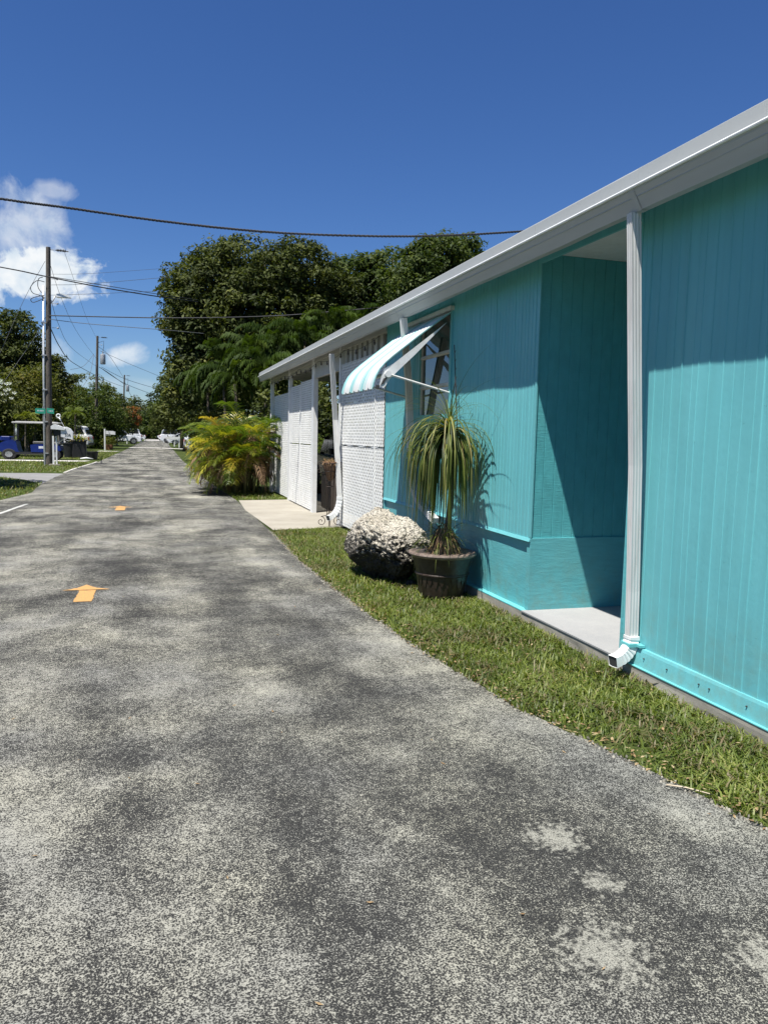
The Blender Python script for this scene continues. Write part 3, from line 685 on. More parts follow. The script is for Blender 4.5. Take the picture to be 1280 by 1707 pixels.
fs += [(i, i+1, B_+i+1, B_+i) for i in range(k-1)] + [((ny-1)*k+i, B_+(ny-1)*k+i, B_+(ny-1)*k+i+1, (ny-1)*k+i+1) for i in range(k-1)] + [(j*k+k-1, (j+1)*k+k-1, B_+(j+1)*k+k-1, B_+j*k+k-1) for j in range(ny-1)]
mb.add(vs, fs); part('canopy', mb, aw, awn, smooth=30)
for y in (AY0+.02, AY1-.02):
    mb = MB(); mb.prism([(3.10, 2.86), (2.52, 2.40), (2.40, 2.33), (2.37, 2.26), (2.35, 2.14), (2.40, 2.12), (2.48, 2.24), (2.74, 2.49)], 'y', y-.004, y+.004); wg = part('side_wing', mb, M['white'], awn)
    if y < 8.5:
        mb = MB(); mb.box(2.31, 2.35, y-.012, y-.0045, 2.11, 2.15)
        mb.prism([(2.36, 2.15), (2.40, 2.17), (2.435, 2.235), (2.395, 2.225)], 'y', y-.009, y-.005); part('scroll_mark', mb, M['dark'], wg)
    mb = MB(); mb.tube([(2.435, y-.05, 2.27), (2.435, y+.03, 2.27)], .035, 14); part('roller_end', mb, M['white'], awn, smooth=40)
    mb = MB(); mb.tube([(2.435, y-.03, 2.27), (3.155, y-.0, 2.10)], .0125, 10); part('arm', mb, M['oldwhite'], awn, smooth=40)
mb = MB(); mb.tube([(2.435, AY0+.05, 2.27), (2.435, AY1-.05, 2.27)], .022, 12); part('roller', mb, M['oldwhite'], awn, smooth=40)
mb = MB(); mb.box(3.12, 3.168, AY0-.03, AY1+.02, 2.99, 3.035); part('hinge_rail', mb, M['oldwhite'], awn)
# string lights under the carport eave
sl_ = thing('string_lights', 'black cord of small bulbs strung under the carport eave', 'string lights', (3.1, 12, 3.0))
pts = []; bulbs = []; n = 80
for i in range(n+1):
    y = Ym+.1 + (20.8-Ym)*i/n; s = (i % 4)/4; z = 3.01 - .07*math.sin(math.pi*((i % 16)/16)); pts.append((3.08, y, z))
    if i % 4 == 2: bulbs.append((3.08, y, z))
mb = MB(); mb.tube(pts, .004, 5); part('cord', mb, M['black'], sl_, smooth=True)
bm_ = simple('bulb_glass', (.10, .09, .08), .2)
for p in bulbs:
    mb = MB(); mb.lathe([(.002, 0), (.011, -.003), (.011, -.03), (.018, -.042), (.019, -.055), (.010, -.072), (.002, -.075)], 10, p); part('bulb', mb, bm_, sl_, smooth=50)
# ------------------------------------------------------------------ foliage tools
def leaves(P, size, up=.35, out=None, asp=.45, tone=None, tvar=.14, droop=0.0):
    """bent leaf quads (2 faces each) at points P; out = preferred facing directions"""
    n = len(P); d = nr.normal(size=(n, 3)); d /= np.linalg.norm(d, axis=1)[:, None]
    nrm = nr.normal(size=(n, 3)) * .75; nrm[:, 2] += up*2
    if out is not None: nrm += out * 1.0
    nrm /= np.linalg.norm(nrm, axis=1)[:, None]
    d[:, 2] -= droop
    d -= nrm * (d*nrm).sum(1)[:, None]; d /= (np.linalg.norm(d, axis=1)[:, None] + 1e-9)
    s = np.cross(nrm, d); L_ = (size * nr.uniform(.65, 1.35, n))[:, None]; W_ = L_ * asp
    a = P; m1 = P + d*L_*.5 + nrm*L_*.08; tip = P + d*L_ - nrm*L_*.05
    V = np.stack([a, m1 - s*W_*.5, tip, m1 + s*W_*.5], 1).reshape(-1, 3)
    Q = (np.arange(n)*4)[:, None] + np.array([0, 1, 2, 3])
    t = np.clip((tone if tone is not None else .5) + nr.normal(0, tvar, n), 0, 1)
    return V, Q, np.repeat(t, 4)
def merge(parts):
    V = []; Q = []; T = []; b = 0
    for v, q, t in parts: V.append(v); Q.append(q + b); T.append(t); b += len(v)
    return np.concatenate(V), np.concatenate(Q), np.concatenate(T)
def crown_cloud(lobes, n, size, clump=.55, per=70, inner=.18, up=.35, droop=0, asp=.45, zmin=None):
    """lobes: (x,y,z,rx,ry,rz). Leaves in clumps spread over each lobe's outer volume."""
    wts = np.array([l[3]*l[4]+l[4]*l[5]+l[3]*l[5] for l in lobes]); wts = wts/wts.sum(); out = []
    for l, w_ in zip(lobes, wts):
        c = np.array(l[:3]); r = np.array(l[3:6]); nc = max(3, int(n*w_/per))
        d = nr.normal(size=(nc, 3)); d /= np.linalg.norm(d, axis=1)[:, None]
        rad = np.where(nr.random(nc) < inner, nr.uniform(.35, .8, nc), nr.uniform(.82, 1.06, nc))
        cc = c + d*r*rad[:, None]
        if zmin is not None: 
            ok = cc[:, 2] > zmin; cc = cc[ok]; d = d[ok]; nc = len(cc)
            if nc == 0: continue
        cs = clump*nr.uniform(.6, 1.35, nc); ct = np.clip(.5 + nr.normal(0, .16, nc), .05, .95)
        idx = np.repeat(np.arange(nc), per); e = nr.normal(size=(len(idx), 3)); e /= np.linalg.norm(e, axis=1)[:, None]
        rr = nr.uniform(.45, 1.0, len(idx))**.6
        P = cc[idx] + e * (cs[idx]*rr)[:, None] * np.array([1, 1, .62])
        out.append(leaves(P, size, up, e*.8 + d[idx]*.4, asp, ct[idx], .12, droop))
    return merge(out)
G_DARK = [(0, (.017, .024, .007)), (.4, (.044, .058, .014)), (.75, (.090, .104, .026)), (1, (.15, .155, .042))]
M['leaf_dark'] = leafmat('leaf_dark', G_DARK, .62, .22, .15)
M['leaf_mid'] = leafmat('leaf_mid', [(0, (.018, .034, .008)), (.45, (.043, .066, .014)), (.8, (.082, .105, .022)), (1, (.12, .145, .036))], .6, .3, .18)
M['leaf_olive'] = leafmat('leaf_olive', [(0, (.045, .055, .012)), (.45, (.085, .098, .018)), (.8, (.135, .13, .024)), (1, (.19, .15, .03))], .6, .35, .2)
M['leaf_palm'] = leafmat('leaf_palm', [(0, (.022, .042, .009)), (.45, (.052, .082, .014)), (.8, (.11, .14, .025)), (1, (.17, .18, .04))], .6, .3, .12)
M['leaf_areca'] = leafmat('leaf_areca', [(0, (.08, .04, .02)), (.10, (.20, .11, .04)), (.18, (.04, .07, .012)), (.42, (.08, .13, .018)), (.62, (.19, .22, .026)), (.82, (.40, .35, .04)), (1, (.50, .34, .06))], .38, .35, .5)
M['leaf_dry'] = leafmat('leaf_dry', [(0, (.07, .045, .03)), (.5, (.18, .11, .06)), (1, (.36, .24, .12))], .75, .15)
M['leaf_red'] = leafmat('leaf_red', [(0, (.06, .08, .015)), (.4, (.10, .09, .02)), (.6, (.26, .09, .02)), (1, (.42, .10, .03))], .5, .3)
M['petal'] = leafmat('white_petal', [(0, (.75, .75, .68)), (1, (.85, .85, .8))], .5, .3)
def barkmat(name, lo, hi):
    m, nt, b = new_mat(name); v = world_coords(nt, (1, 1, .3))
    n = noise(nt, v, 9, 7, .7); nt.links.new(ramp(nt, n, [(.3, lo), (.7, hi)]), b.inputs['Base Color']); b.inputs['Roughness'].default_value = .9
    bump(nt, b, n, .8, .03); return m
M['bark'] = barkmat('bark', (.07, .055, .04), (.20, .165, .125)); M['polewood'] = barkmat('weathered_pole', (.055, .046, .036), (.14, .12, .10))
def limb_tree(mb, base, top, r0, nb, spread, lobes):
    """tapered bent trunk, then limbs running to the lobes"""
    b = Vector(base); t = Vector(top); pts = []; n = 7
    for i in range(n): 
        k = i/(n-1); pts.append(b.lerp(t, k) + Vector((rnd.uniform(-.12, .12), rnd.uniform(-.12, .12), 0))*(1 if 0 < i else 0)*r0*3)
    mb.tube(pts, [r0*(1.25 if i == 0 else 1 - .5*i/(n-1)) for i in range(n)], 9)
    for l in lobes[:nb]:
        q = Vector(l[:3]); s = pts[-1-rnd.randrange(0, 3)]; mid = s.lerp(q, .5) + Vector((rnd.uniform(-.3, .3), rnd.uniform(-.3, .3), spread*.15))
        mb.tube([s, mid, q, q + (q-mid)*.4], [r0*.42, r0*.3, r0*.16, r0*.05], 6)
        for _ in range(4):
            e = q + Vector((rnd.uniform(-1, 1)*l[3], rnd.uniform(-1, 1)*l[4], rnd.uniform(-.2, .9)*l[5]))*.8
            mb.tube([mid.lerp(q, rnd.uniform(.3, 1)), (q+e)/2 + Vector((0, 0, .2)), e], [r0*.13, r0*.08, r0*.02], 5)
def tree(name, label, cat, base, lobes, n, size, mat, trunk_top=None, r0=.2, group=None, clump=.55, per=70, **kw):
    r = thing(name, label, cat, base, group)
    V, Q, T = crown_cloud(lobes, n, size, clump, per, **kw); np_mesh('crown', V, Q, T, mat, r)
    mb = MB(); tt = trunk_top or (np.mean([l[0] for l in lobes]), np.mean([l[1] for l in lobes]), np.mean([l[2] for l in lobes])-.5)
    limb_tree(mb, base, tt, r0, len(lobes), 1, lobes); part('trunk', mb, M['bark'], r, smooth=True); return r
def L(px, py, Y, rx, rz, ry=None):
    """lobe centred where the picture point lies at distance Y; radii in metres"""
    p = at(px, py, Y); return (p.x, p.y, p.z, rx, ry or rx, rz)
k45 = 45/1282
# the big round dense tree behind the carport
tree('dense_tree', 'huge dark round-crowned tree behind the white carport roof', 'tree', (6.4, 46, 0),
     [L(352, 478, 45, 2.3, 1.8), L(415, 455, 45.5, 2.9, 1.8), L(485, 462, 46, 2.9, 1.8), L(390, 530, 45, 3.6, 2.6), L(475, 540, 46, 3.4, 2.6), L(535, 495, 47, 2.3, 2.1), L(316, 520, 44, 1.3, 1.8), L(318, 585, 44, 1.1, 1.8), L(330, 640, 44, 1.7, 1.8), L(530, 580, 47, 2.6, 2.2), L(430, 610, 47, 3.8, 2.2), L(370, 590, 45, 2.2, 2.4)],
     125000, .24, M['leaf_dark'], (6.4, 46, 5.0), .45, clump=.62, per=80)
tree('broad_tree', 'lighter green rugged tree between the huge round tree and the teal roof', 'tree', (15, 47, 0),
     [L(600, 475, 48, 2.2, 1.7), L(655, 460, 47, 2.0, 1.5), L(620, 540, 48, 3.0, 2.3), L(700, 500, 46, 2.4, 2.0), L(570, 580, 48, 2.0, 2.0)],
     46000, .25, M['leaf_mid'], (14, 47, 5.5), .35, clump=.6, per=60)
tree('broad_tree', 'bright green treetop just showing above the teal house roof', 'tree', (17.5, 38, 0),
     [L(735, 440, 38, 1.7, 1.3), L(775, 425, 38, 1.1, .9), L(710, 430, 38, 1.0, .8), L(690, 475, 38, 1.6, 1.3), L(760, 500, 39, 2.2, 1.8)],
     26000, .22, M['leaf_mid'], (16.5, 38, 6), .3, clump=.5, per=60)
# fronds
def frond(base, az, elev, length, arch, nl, ll, wl, spread=1.0, tone=.5, hang=.35):
    """pinnate palm frond; returns V,Q,T plus midrib points"""
    b = np.array(base, float); h = np.array([math.cos(az), math.sin(az), 0]); n = 12; pts = [b]
    for i in range(n):
        e = elev - arch*(i/n)**1.25; pts.append(pts[-1] + (h*math.cos(e) + np.array([0, 0, math.sin(e)]))*length/n)
    pts = np.array(pts); side = np.array([-h[1], h[0], 0]); V = []; Q = []; T = []
    for i in range(nl):
        k = .16 + .84*i/nl; f = k*n; j = min(int(f), n-1); p = pts[j] + (pts[j+1]-pts[j])*(f-j); tg = (pts[j+1]-pts[j]); tg /= np.linalg.norm(tg); upv = np.cross(side, tg)
        if upv[2] < 0: upv = -upv
        lk = ll*(math.sin(math.pi*(.18+.78*k))**.7)*rnd.uniform(.85, 1.1)
        for s in (-1, 1):
            if rnd.random() < .04: continue
            d = side*s*spread + tg*rnd.uniform(.5, .85) + upv*rnd.uniform(.15, .45); d /= np.linalg.norm(d)
            m = p + d*lk*.5; d2 = d.copy(); d2[2] -= hang*2*rnd.uniform(.7, 1.3); d2 /= np.linalg.norm(d2); t_ = m + d2*lk*.5
            wv = np.cross(d, upv); wv = tg*.8 + upv*.35; wv /= np.linalg.norm(wv); w_ = wl*.5
            o = len(V); V += [p - wv*w_*.5, p + wv*w_*.5, m + wv*w_, m - wv*w_, t_ + wv*w_*.1, t_ - wv*w_*.1]; Q += [(o, o+1, o+2, o+3), (o+3, o+2, o+4, o+5)]
            T += [min(1, max(0, tone + rnd.gauss(0, .07)))]*6
    # midrib as thin strip pair
    for i in range(n):
        w_ = .009*(1-i/n)+.003; o = len(V); V += [pts[i]-side*w_, pts[i]+side*w_, pts[i+1]+side*w_, pts[i+1]-side*w_]; Q.append((o, o+1, o+2, o+3)); T += [min(1, tone+.2)]*4
    return np.array(V), np.array(Q), np.array(T)
# areca palm clump beside the street
ar = thing('areca_palm', 'bushy yellow-green feather palm clump at the corner of the concrete driveway', 'palm', (2.35, 21.0, 0))
FR = []; DR = []; st = MB()
for i in range(26):
    a = rnd.uniform(0, 6.28); r_ = rnd.uniform(.05, .8); bx, by = 2.36 + math.cos(a)*r_*.78, 21.2 + math.sin(a)*r_*1.9; hgt = rnd.uniform(.35, 1.75)
    lean = rnd.uniform(.0, .3); tx, ty = bx + math.cos(a)*lean, by + math.sin(a)*lean
    st.tube([(bx, by, 0), ((bx+tx)/2, (by+ty)/2, hgt*.55), (tx, ty, hgt)], [.032, .024, .015], 6)
    for q in range(7):
        az = a + rnd.uniform(-1.6, 1.6) if r_ > .3 else rnd.uniform(0, 6.28)
        el = rnd.uniform(.25, 1.45); ln = rnd.uniform(1.0, 1.75); old = q < 2 or (q == 2 and hgt < 1.2)
        if max(tx, tx + math.cos(az)*ln*.7) > 3.2 : ln *= .55
        if tx + math.cos(az)*ln < .75: ln *= .8
        tone = min(.98, max(.16, rnd.gauss(.46, .22)))
        if old: DR.append(frond((tx, ty, hgt), az, rnd.uniform(-.2, .3), ln*.8, 1.7, 34, .34, .022, .7, .5, .8))
        else: FR.append(frond((tx, ty, hgt), az, el, ln, rnd.uniform(1.3, 2.3), 30, .42, .032, .8, tone, .3))
for (az, el, ln) in ((3.4, .5, 1.6), (3.0, .9, 1.7), (3.7, .25, 1.5), (2.7, .8, 1.7), (3.9, .7, 1.6), (4.3, .5, 1.4), (4.8, .8, 1.2), (5.2, 1.0, 1.3)):
    for k in range(2): FR.append(frond((2.15+rnd.uniform(-.2, .2), 20.6+rnd.uniform(-.5, .6), .55+.3*k), az+rnd.uniform(-.2, .2), el, ln*.82, 1.9, 42, .42, .026, .9, rnd.uniform(.42, .9), .3))
V, Q, T = merge(FR); np_mesh('fronds', V, Q, T, M['leaf_areca'], ar)
V, Q, T = merge(DR); np_mesh('dead_fronds', V, Q, T, M['leaf_dry'], ar, world=True)['label'] = 'brown dried fronds hanging low'
part('stems', st, simple('palm_stem', (.16, .15, .05), .6, var=.4, nscale=20), ar, smooth=True)
# tall drooping palms behind the carport
def tall_palm(label, x, y, h, nf, ln, tone=.4, group='drooping palms behind the carport'):
    r = thing('palm_tree', label, 'palm', (x, y, 0), group); F = []
    for i in range(nf):
        F.append(frond((x, y, h), i*2.4 + rnd.uniform(-.3, .3), rnd.uniform(-.1, 1.3), ln*rnd.uniform(.8, 1.15), rnd.uniform(1.5, 2.4), 38, ln*.30, .055, .6, min(1, max(0, rnd.gauss(tone, .12))), 1.1))
    V, Q, T = merge(F); np_mesh('fronds', V, Q, T, M['leaf_palm'], r)
    mb = MB(); mb.tube([(x, y, 0), (x+.1, y, h*.5), (x, y, h)], [.08, .06, .05], 8); part('trunk', mb, M['bark'], r, smooth=True)
for i, (px, py, Y, ln, lab) in enumerate(((372, 612, 34, 1.9, 'drooping palm nearest the street, in front of the huge round tree'), (418, 596, 33, 2.0, 'drooping palm behind the far end of the white carport roof'),
        (462, 580, 33, 2.0, 'middle drooping palm of the row above the carport roof'), (508, 568, 33, 2.0, 'drooping palm behind the carport roof near the striped awning'),
        (555, 556, 33, 1.9, 'drooping palm highest along the carport roofline'), (345, 632, 36, 1.6, 'low shaggy palm tuft left of the drooping palm row'), (600, 543, 33, 1.9, 'drooping palm at the right end of the row, half cut by the roof'), (440, 618, 31.5, 1.7, 'lower drooping palm tucked in front of the row, close to the roof end'), (392, 640, 32, 1.6, 'lowest drooping palm in the shade behind the yellow palm clump'))):
    p = at(px, py, Y); tall_palm(lab, p.x, p.y, p.z, 26, ln, .27)
# undergrowth behind and beyond the carport
def bush(name, label, cat, lobes, n, size, mat, group=None, **kw):
    r = thing(name, label, cat, (np.mean([l[0] for l in lobes]), np.mean([l[1] for l in lobes]), 0), group)
    V, Q, T = crown_cloud(lobes, n, size, zmin=.05, **kw); np_mesh('foliage', V, Q, T, mat, r)
    mb = MB(); b = world_loc(r)
    for l in lobes: mb.tube([(b.x*.6+l[0]*.4, b.y*.6+l[1]*.4, 0), ((b.x+l[0])/2, (b.y+l[1])/2, l[2]*.5), l[:3]], [.07, .05, .02], 6)
    part('stems', mb, M['bark'], r); return r
bush('hedge', 'tall dark thicket filling the shade under the drooping palms', 'hedge', [(3.2+i*1.35, 36.5+(i % 2), 2.2, 1.2, 1.0, 2.3+.25*i) for i in range(6)], 22000, .22, M['leaf_dark'], per=60)
bush('hedge', 'dark shrubbery hedge behind the far end of the carport', 'hedge', [(4.6+i*1.5, 30+ (i % 3)*.8, 1.5+.3*(i % 2), 1.2, 1.3, 1.7) for i in range(9)], 22000, .20, M['leaf_dark'], per=60)
bush('hedge', 'sunlit hedge seen through the lattice opening behind the parked car', 'hedge', [(5.2+i*1.1, 26.3, .75, .75, .7, .8) for i in range(6)], 8000, .17, M['leaf_palm'], per=50)
bush('hedge', 'dark hedge along the far side of the carport', 'hedge', [(9.6, 11+i*2.2, 1.3, .9, 1.5, 1.6) for i in range(7)], 12000, .2, M['leaf_dark'], per=50)
# right side of the street further on
p = at(285, 690, 80)
def pine(name, label, x, y, h, r0, n, group=None, mat='leaf_dark'):
    t = thing(name, label, 'tree', (x, y, 0), group); P = []
    tiers = 24
    for i in range(tiers):
        k = i/tiers; z = h*(.24+.76*k); rr = r0*(1-k)**.8 + .15
        for j in range(7):
            a = rnd.uniform(0, 6.28); m = int(n/tiers/7); u = nr.uniform(.1, 1, m); P.append(np.stack([x + np.cos(a)*u*rr + nr.normal(0, .12, m), y + np.sin(a)*u*rr + nr.normal(0, .12, m), z - .25*u*rr + nr.normal(0, .13, m)], 1))
    V, Q, T = leaves(np.concatenate(P), .28, .3, None, .3, .4, .2); np_mesh('crown', V, Q, T, M[mat], t)
    mb = MB(); mb.tube([(x, y, 0), (x, y, h*.97)], [.22, .03], 8); part('trunk', mb, M['bark'], t, smooth=True); return t
pine('pine_tree', 'narrow dark conifer standing on the right of the street beside the huge round tree', 2.9, 78, 8.2, 1.5, 9000)
far_r = [(300, 690, 70, 1.9, 2.3, 'dark leafy tree directly behind the yellow palm clump'), (320, 655, 66, 2.4, 2.6, 'dark tree under the left edge of the huge round crown'), (296, 660, 84, 2.2, 2.6, 'dark tree just behind the narrow conifer'), (360, 690, 60, 2.8, 2.6, 'dark tree shading the far side of the yellow palm clump'), (280, 700, 125, 2.6, 2.8, 'far dark tree on the right side of the street')]
for (px, py, Y, rx, rz, lab) in far_r:
    p = at(px, py, Y); 
    tree('leafy_tree', lab, 'tree', (p.x+.4, p.y, 0), [(p.x, p.y, p.z, rx, rx, rz), (p.x+rx*.7, p.y+1, p.z-.5, rx*.8, rx*.8, rz*.8), (p.x+1.5, p.y+.6, max(1.2, p.z-rz*.9), rx*.8, rx*.8, 1.2)], 9000, .30, M['leaf_dark'] if Y != 84 else M['leaf_mid'], None, .16, 'trees along the far right side of the street', clump=.6, per=45, zmin=1.9 if Y > 62 else None)
# trees closing the end of the street
for i, (px, py, Y, rx, rz, lab) in enumerate(((222, 706, 175, 5, 4.0, 'tree left of the centre at the far end of the street'), (245, 698, 180, 6, 5.2, 'tallest round tree closing the far end of the street'), (268, 705, 172, 5, 4.6, 'tree right of the centre at the far end of the street'), (285, 700, 185, 6, 5, 'rightmost tree at the far end of the street'), (205, 700, 190, 7, 5.2, 'leftmost tree at the far end of the street'))):
    p = at(px, py, Y)
    tree('distant_tree', lab, 'tree', (p.x, p.y, 0), [(p.x, p.y, p.z, rx, 3, rz), (p.x-rx*.6, p.y, p.z-1.5, rx*.7, 3, rz*.7), (p.x+rx*.6, p.y-1, p.z-1.8, rx*.7, 3, rz*.7), (p.x, p.y-2, 1.8, rx, 2, 2)], 7000, .62, M['leaf_mid' if i in (0, 2) else 'leaf_dark'], None, .3, 'trees at the end of the street', clump=1.0, per=40)
# left side of the street
tree('leafy_tree', 'tall dark tree at the left edge of the photo behind the blue golf cart', 'tree', (-12.2, 60, 0),
     [L(10, 565, 60, 2.0, 1.9), L(40, 560, 61, 1.3, 1.6), L(-25, 560, 60, 2.2, 2.2), L(20, 610, 60, 2.6, 1.8), L(-10, 640, 60, 2.8, 2.0), L(52, 600, 60, .9, 1.2)], 17000, .28, M['leaf_dark'], (-12.2, 60, 4.5), .3, clump=.6, per=60)
tree('leafy_tree', 'small dark tree with sparse layered branches behind the big wooden utility pole', 'tree', (-9.8, 74, 0),
     [L(88, 600, 74, 1.0, .5), L(100, 615, 74, .9, .55), L(75, 615, 74, 1.0, .8), L(95, 635, 74, 1.4, .7), L(78, 640, 74, 1.5, .9)], 5500, .30, M['leaf_dark'], (-9.7, 74, 4.5), .14, clump=.4, per=40)
bush('yellow_shrub', 'tall olive-yellow shrub behind the golf cart and left of the utility pole', 'shrub', [L(40, 650, 55, 1.6, 1.4), L(62, 640, 55, 1.2, 1.2), L(35, 690, 54, 1.7, 1.3), L(65, 690, 55, 1.4, 1.4)], 9500, .20, M['leaf_olive'], per=50)
bush('yellow_shrub', 'olive-green shrub just right of the big utility pole', 'shrub', [L(98, 655, 74, 1.7, 1.1), L(118, 665, 75, 1.6, 1.1), L(100, 690, 74, 2.0, 1.6)], 6500, .20, M['leaf_olive'], per=50)
bush('flowering_shrub', 'dark shrub dotted with large white blooms at the left edge', 'shrub', [L(3, 665, 48, 1.0, 1.0), L(14, 690, 48, 1.1, 1.2), L(-15, 680, 48, 1.2, 1.6), L(10, 715, 48.5, 1.3, .9)], 7000, .18, M['leaf_dark'], per=50)
fl_ = bpy.data.objects['flowering_shrub']
for (px, py) in ((2, 634), (4, 638), (12, 640), (17, 639), (10, 651), (16, 649), (25, 655), (3, 657), (11, 657), (1, 645), (20, 664), (8, 668)):
    p = at(px, py, 47.0); mb = MB()
    for k in range(6):
        a = k*1.05; mb.add([p, p+Vector((math.cos(a)*.09, -.04, math.sin(a)*.06)), p+Vector((math.cos(a+.5)*.15, -.02, math.sin(a+.5)*.10)), p+Vector((math.cos(a+1)*.09, -.05, math.sin(a+1)*.06))], [(0, 1, 2, 3)])
    part('bloom', mb, M['petal'], fl_)
lefts = [(156, 690, 71.5, 2.2, 2.2, 'leaf_mid', 'bushy green tree behind the white parked car'), (120, 697, 79, 2.8, 2.4, 'leaf_mid', 'bushy green tree between the utility pole and the white parked car'),
         (168, 684, 84, 2.5, 2.9, 'leaf_mid', 'green tree around the foot of the second utility pole'), (188, 692, 104, 2.4, 2.9, 'leaf_dark', 'dark green tree between the second and third utility poles'),
         (140, 668, 88, 3.2, 2.8, 'leaf_olive', 'pale green tree rising behind the bushy row on the left'), (204, 699, 125, 2.6, 3.0, 'leaf_dark', 'dark tree in front of the third utility pole'), (60, 705, 60, 2.2, 1.6, 'leaf_mid', 'low green tree right behind the golf cart roof'), (96, 710, 80, 2.6, 1.6, 'leaf_dark', 'low dark tree behind the white mailbox'), (20, 712, 58, 2.4, 1.3, 'leaf_dark', 'low dark tree behind the nose of the golf cart')]
for (px, py, Y, rx, rz, mt, lab) in lefts:
    p = at(px, py, Y)
    tree('leafy_tree', lab, 'tree', (p.x-.3, p.y+.5, 0), [(p.x, p.y, p.z, rx, rx, rz), (p.x-rx*.8, p.y+.6, p.z-.3, rx*.8, rx*.8, rz*.75), (p.x+rx*.45, p.y+.3, p.z-rz*.5, rx*.6, rx*.8, rz*.6), (p.x-.4, p.y, max(1.0, p.z-rz), rx*.9, rx*.8, 1.0)], 8500, .27, M[mt], None, .15, 'trees along the left side of the street', clump=.55, per=45)
p = at(222, 692, 120)
tree('red_flowering_tree', 'tree with orange-red blossom beyond the third utility pole on the left', 'tree', (p.x, p.y, 0), [(p.x, p.y, p.z, 1.2, 1.2, 1.2), (p.x-2.2, p.y, p.z+.5, 1.0, 1.2, .6), (p.x+.2, p.y-.5, p.z-.9, .9, 1, .7), (p.x-1, p.y, p.z-1.2, 1.6, 1.2, 1.6)], 3600, .32, M['leaf_red'], None, .14, clump=.5, per=40)
# small planted palms by the street, left
def small_palm(label, px, Y, h, ln, tone=.7):
    p = at(px, 722, Y); r = thing('young_palm', label, 'palm', (p.x, p.y, 0), 'small palms at the left kerb'); F = []
    for i in range(11): F.append(frond((p.x, p.y, h), i*2.4, rnd.uniform(.2, 1.2), ln, 1.7, 20, ln*.35, .06, .8, tone, .6))
    V, Q, T = merge(F); np_mesh('fronds', V, Q, T, M['leaf_palm'], r); mb = MB(); mb.tube([(p.x, p.y, .0), (p.x+.05, p.y, h)], [.05, .035], 6); part('trunk', mb, M['bark'], r)
small_palm('young palm with thin bare trunk behind the white mailbox', 125, 48, 2.5, .8)
small_palm('young palm arching over the golf cart roof', 42, 47, 2.1, .9, .9)

# trees left of the frame (they show in the window glass and shade the left verge)
for i, (x, y, h, lab) in enumerate(((-6.3, 23.6, 5.2, 'leafy tree left of the frame whose shade falls on the near verge'), (-13, 12, 7, 'leafy tree across the street opposite the teal wall'), (-14, 30, 7.5, 'leafy tree left of the frame beyond the side driveway'), (-14, 20, 6.5, 'leafy tree across the street opposite the lattice'), (-15, 42, 8, 'leafy tree left of the golf cart'))):
    k = h/7
    tree('leafy_tree', lab, 'tree', (x, y, 0), [(x, y, h-1.5*k, 2.2*k, 2.2*k, 1.5*k), (x-1.3*k, y+1.2*k, h-2.6*k, 2*k, 2*k, 1.4*k), (x+.8*k, y-1.2*k, h-2.9*k, 1.6*k, 1.8*k, 1.3*k)], 7000, .26, M['leaf_mid' if i % 2 else 'leaf_dark'], None, .16, 'trees left of the frame', clump=.55, per=45)
# ------------------------------------------------------------------ pot, ponytail palm, boulder
PX, PY = 2.80, 7.17
clay = simple('brown_glazed_plastic', (.030, .020, .015), .38, var=.25, nscale=7, dirt=(.12, .10, .08, .3))
pot = thing('plant_pot', 'big dark brown round planter with rolled rim against the teal wall', 'plant pot', (PX, PY, 0))
def flute(r, z, q):
    if z < .235: return r*(1 + .014*math.cos(q*26)*(1 if .03 < z else 0))
    return r
mb = MB(); prof = [(.0, .005), (.20, .005), (.215, .02), (.222, .05), (.238, .12), (.250, .19), (.256, .228), (.262, .238), (.276, .246), (.276, .256), (.266, .264), (.272, .30), (.285, .35), (.300, .40), (.308, .425)]
mb.lathe(prof, 104, (PX, PY, 0), fn=flute); part('pot_body', mb, clay, pot, smooth=35)
mb = MB()                                       # scalloped leaf band round the lower body
n = 26
for k in range(n):
    a0 = 2*math.pi*k/n; 
    def pt(da, z, o=.006): 
        r_ = float(np.interp(z, [.05, .12, .19, .228], [.222, .238, .250, .256])) + o; return (PX+r_*math.cos(a0+da), PY+r_*math.sin(a0+da), z)
    w_ = 2*math.pi/n*.5; mb.add([pt(-w_, .236, .008), pt(w_, .236, .008), pt(w_*.75, .19), pt(w_*.3, .15 - .02*(k % 2)), pt(0, .125 - .02*(k % 2), .003), pt(-w_*.3, .15 - .02*(k % 2)), pt(-w_*.75, .19)], [(0, 1, 2, 3, 4, 5, 6)])
part('leaf_band', mb, clay, pot)
mb = MB(); mb.lathe([(.298, .418), (.318, .424), (.336, .436), (.343, .450), (.338, .464), (.322, .470), (.306, .466), (.298, .456)], 64, (PX, PY, 0))
part('rim', mb, simple('sunlit_rim', (.17, .125, .10), .55, var=.2, nscale=12, dirt=(.33, .28, .23, .7)), pot, smooth=40)  # rim coloured paler than the pot body, painting the sun on it
mb = MB(); mb.grid(lambda u, v: (PX+.30*v*math.cos(u*2*math.pi), PY+.30*v*math.sin(u*2*math.pi), .425+.012*mnoise.noise(Vector((u*9, v*9, 1)))), 40, 8); part('soil', mb, simple('potting_soil', (.05, .035, .025), 1, var=.5, nscale=40, bumpd=.01), pot)
pp = thing('ponytail_palm', 'ponytail palm with a long drooping mop of green leaves growing in the brown planter', 'potted plant', (PX, PY, .43))
tr = MB(); cx_, cy_ = 2.845, 7.19
tr.tube([(PX+.0, PY, .40), (PX+.0, PY, .50), (PX+.02, PY+.0, .58), (PX+.05, PY, .68), (2.875, PY+.02, .95), (2.875, PY, 1.2), (2.86, PY, 1.45), (cx_, cy_, 1.68)], [.10, .085, .05, .035, .028, .026, .027, .034], 12)
part('trunk', tr, M['bark'], pp, smooth=True)
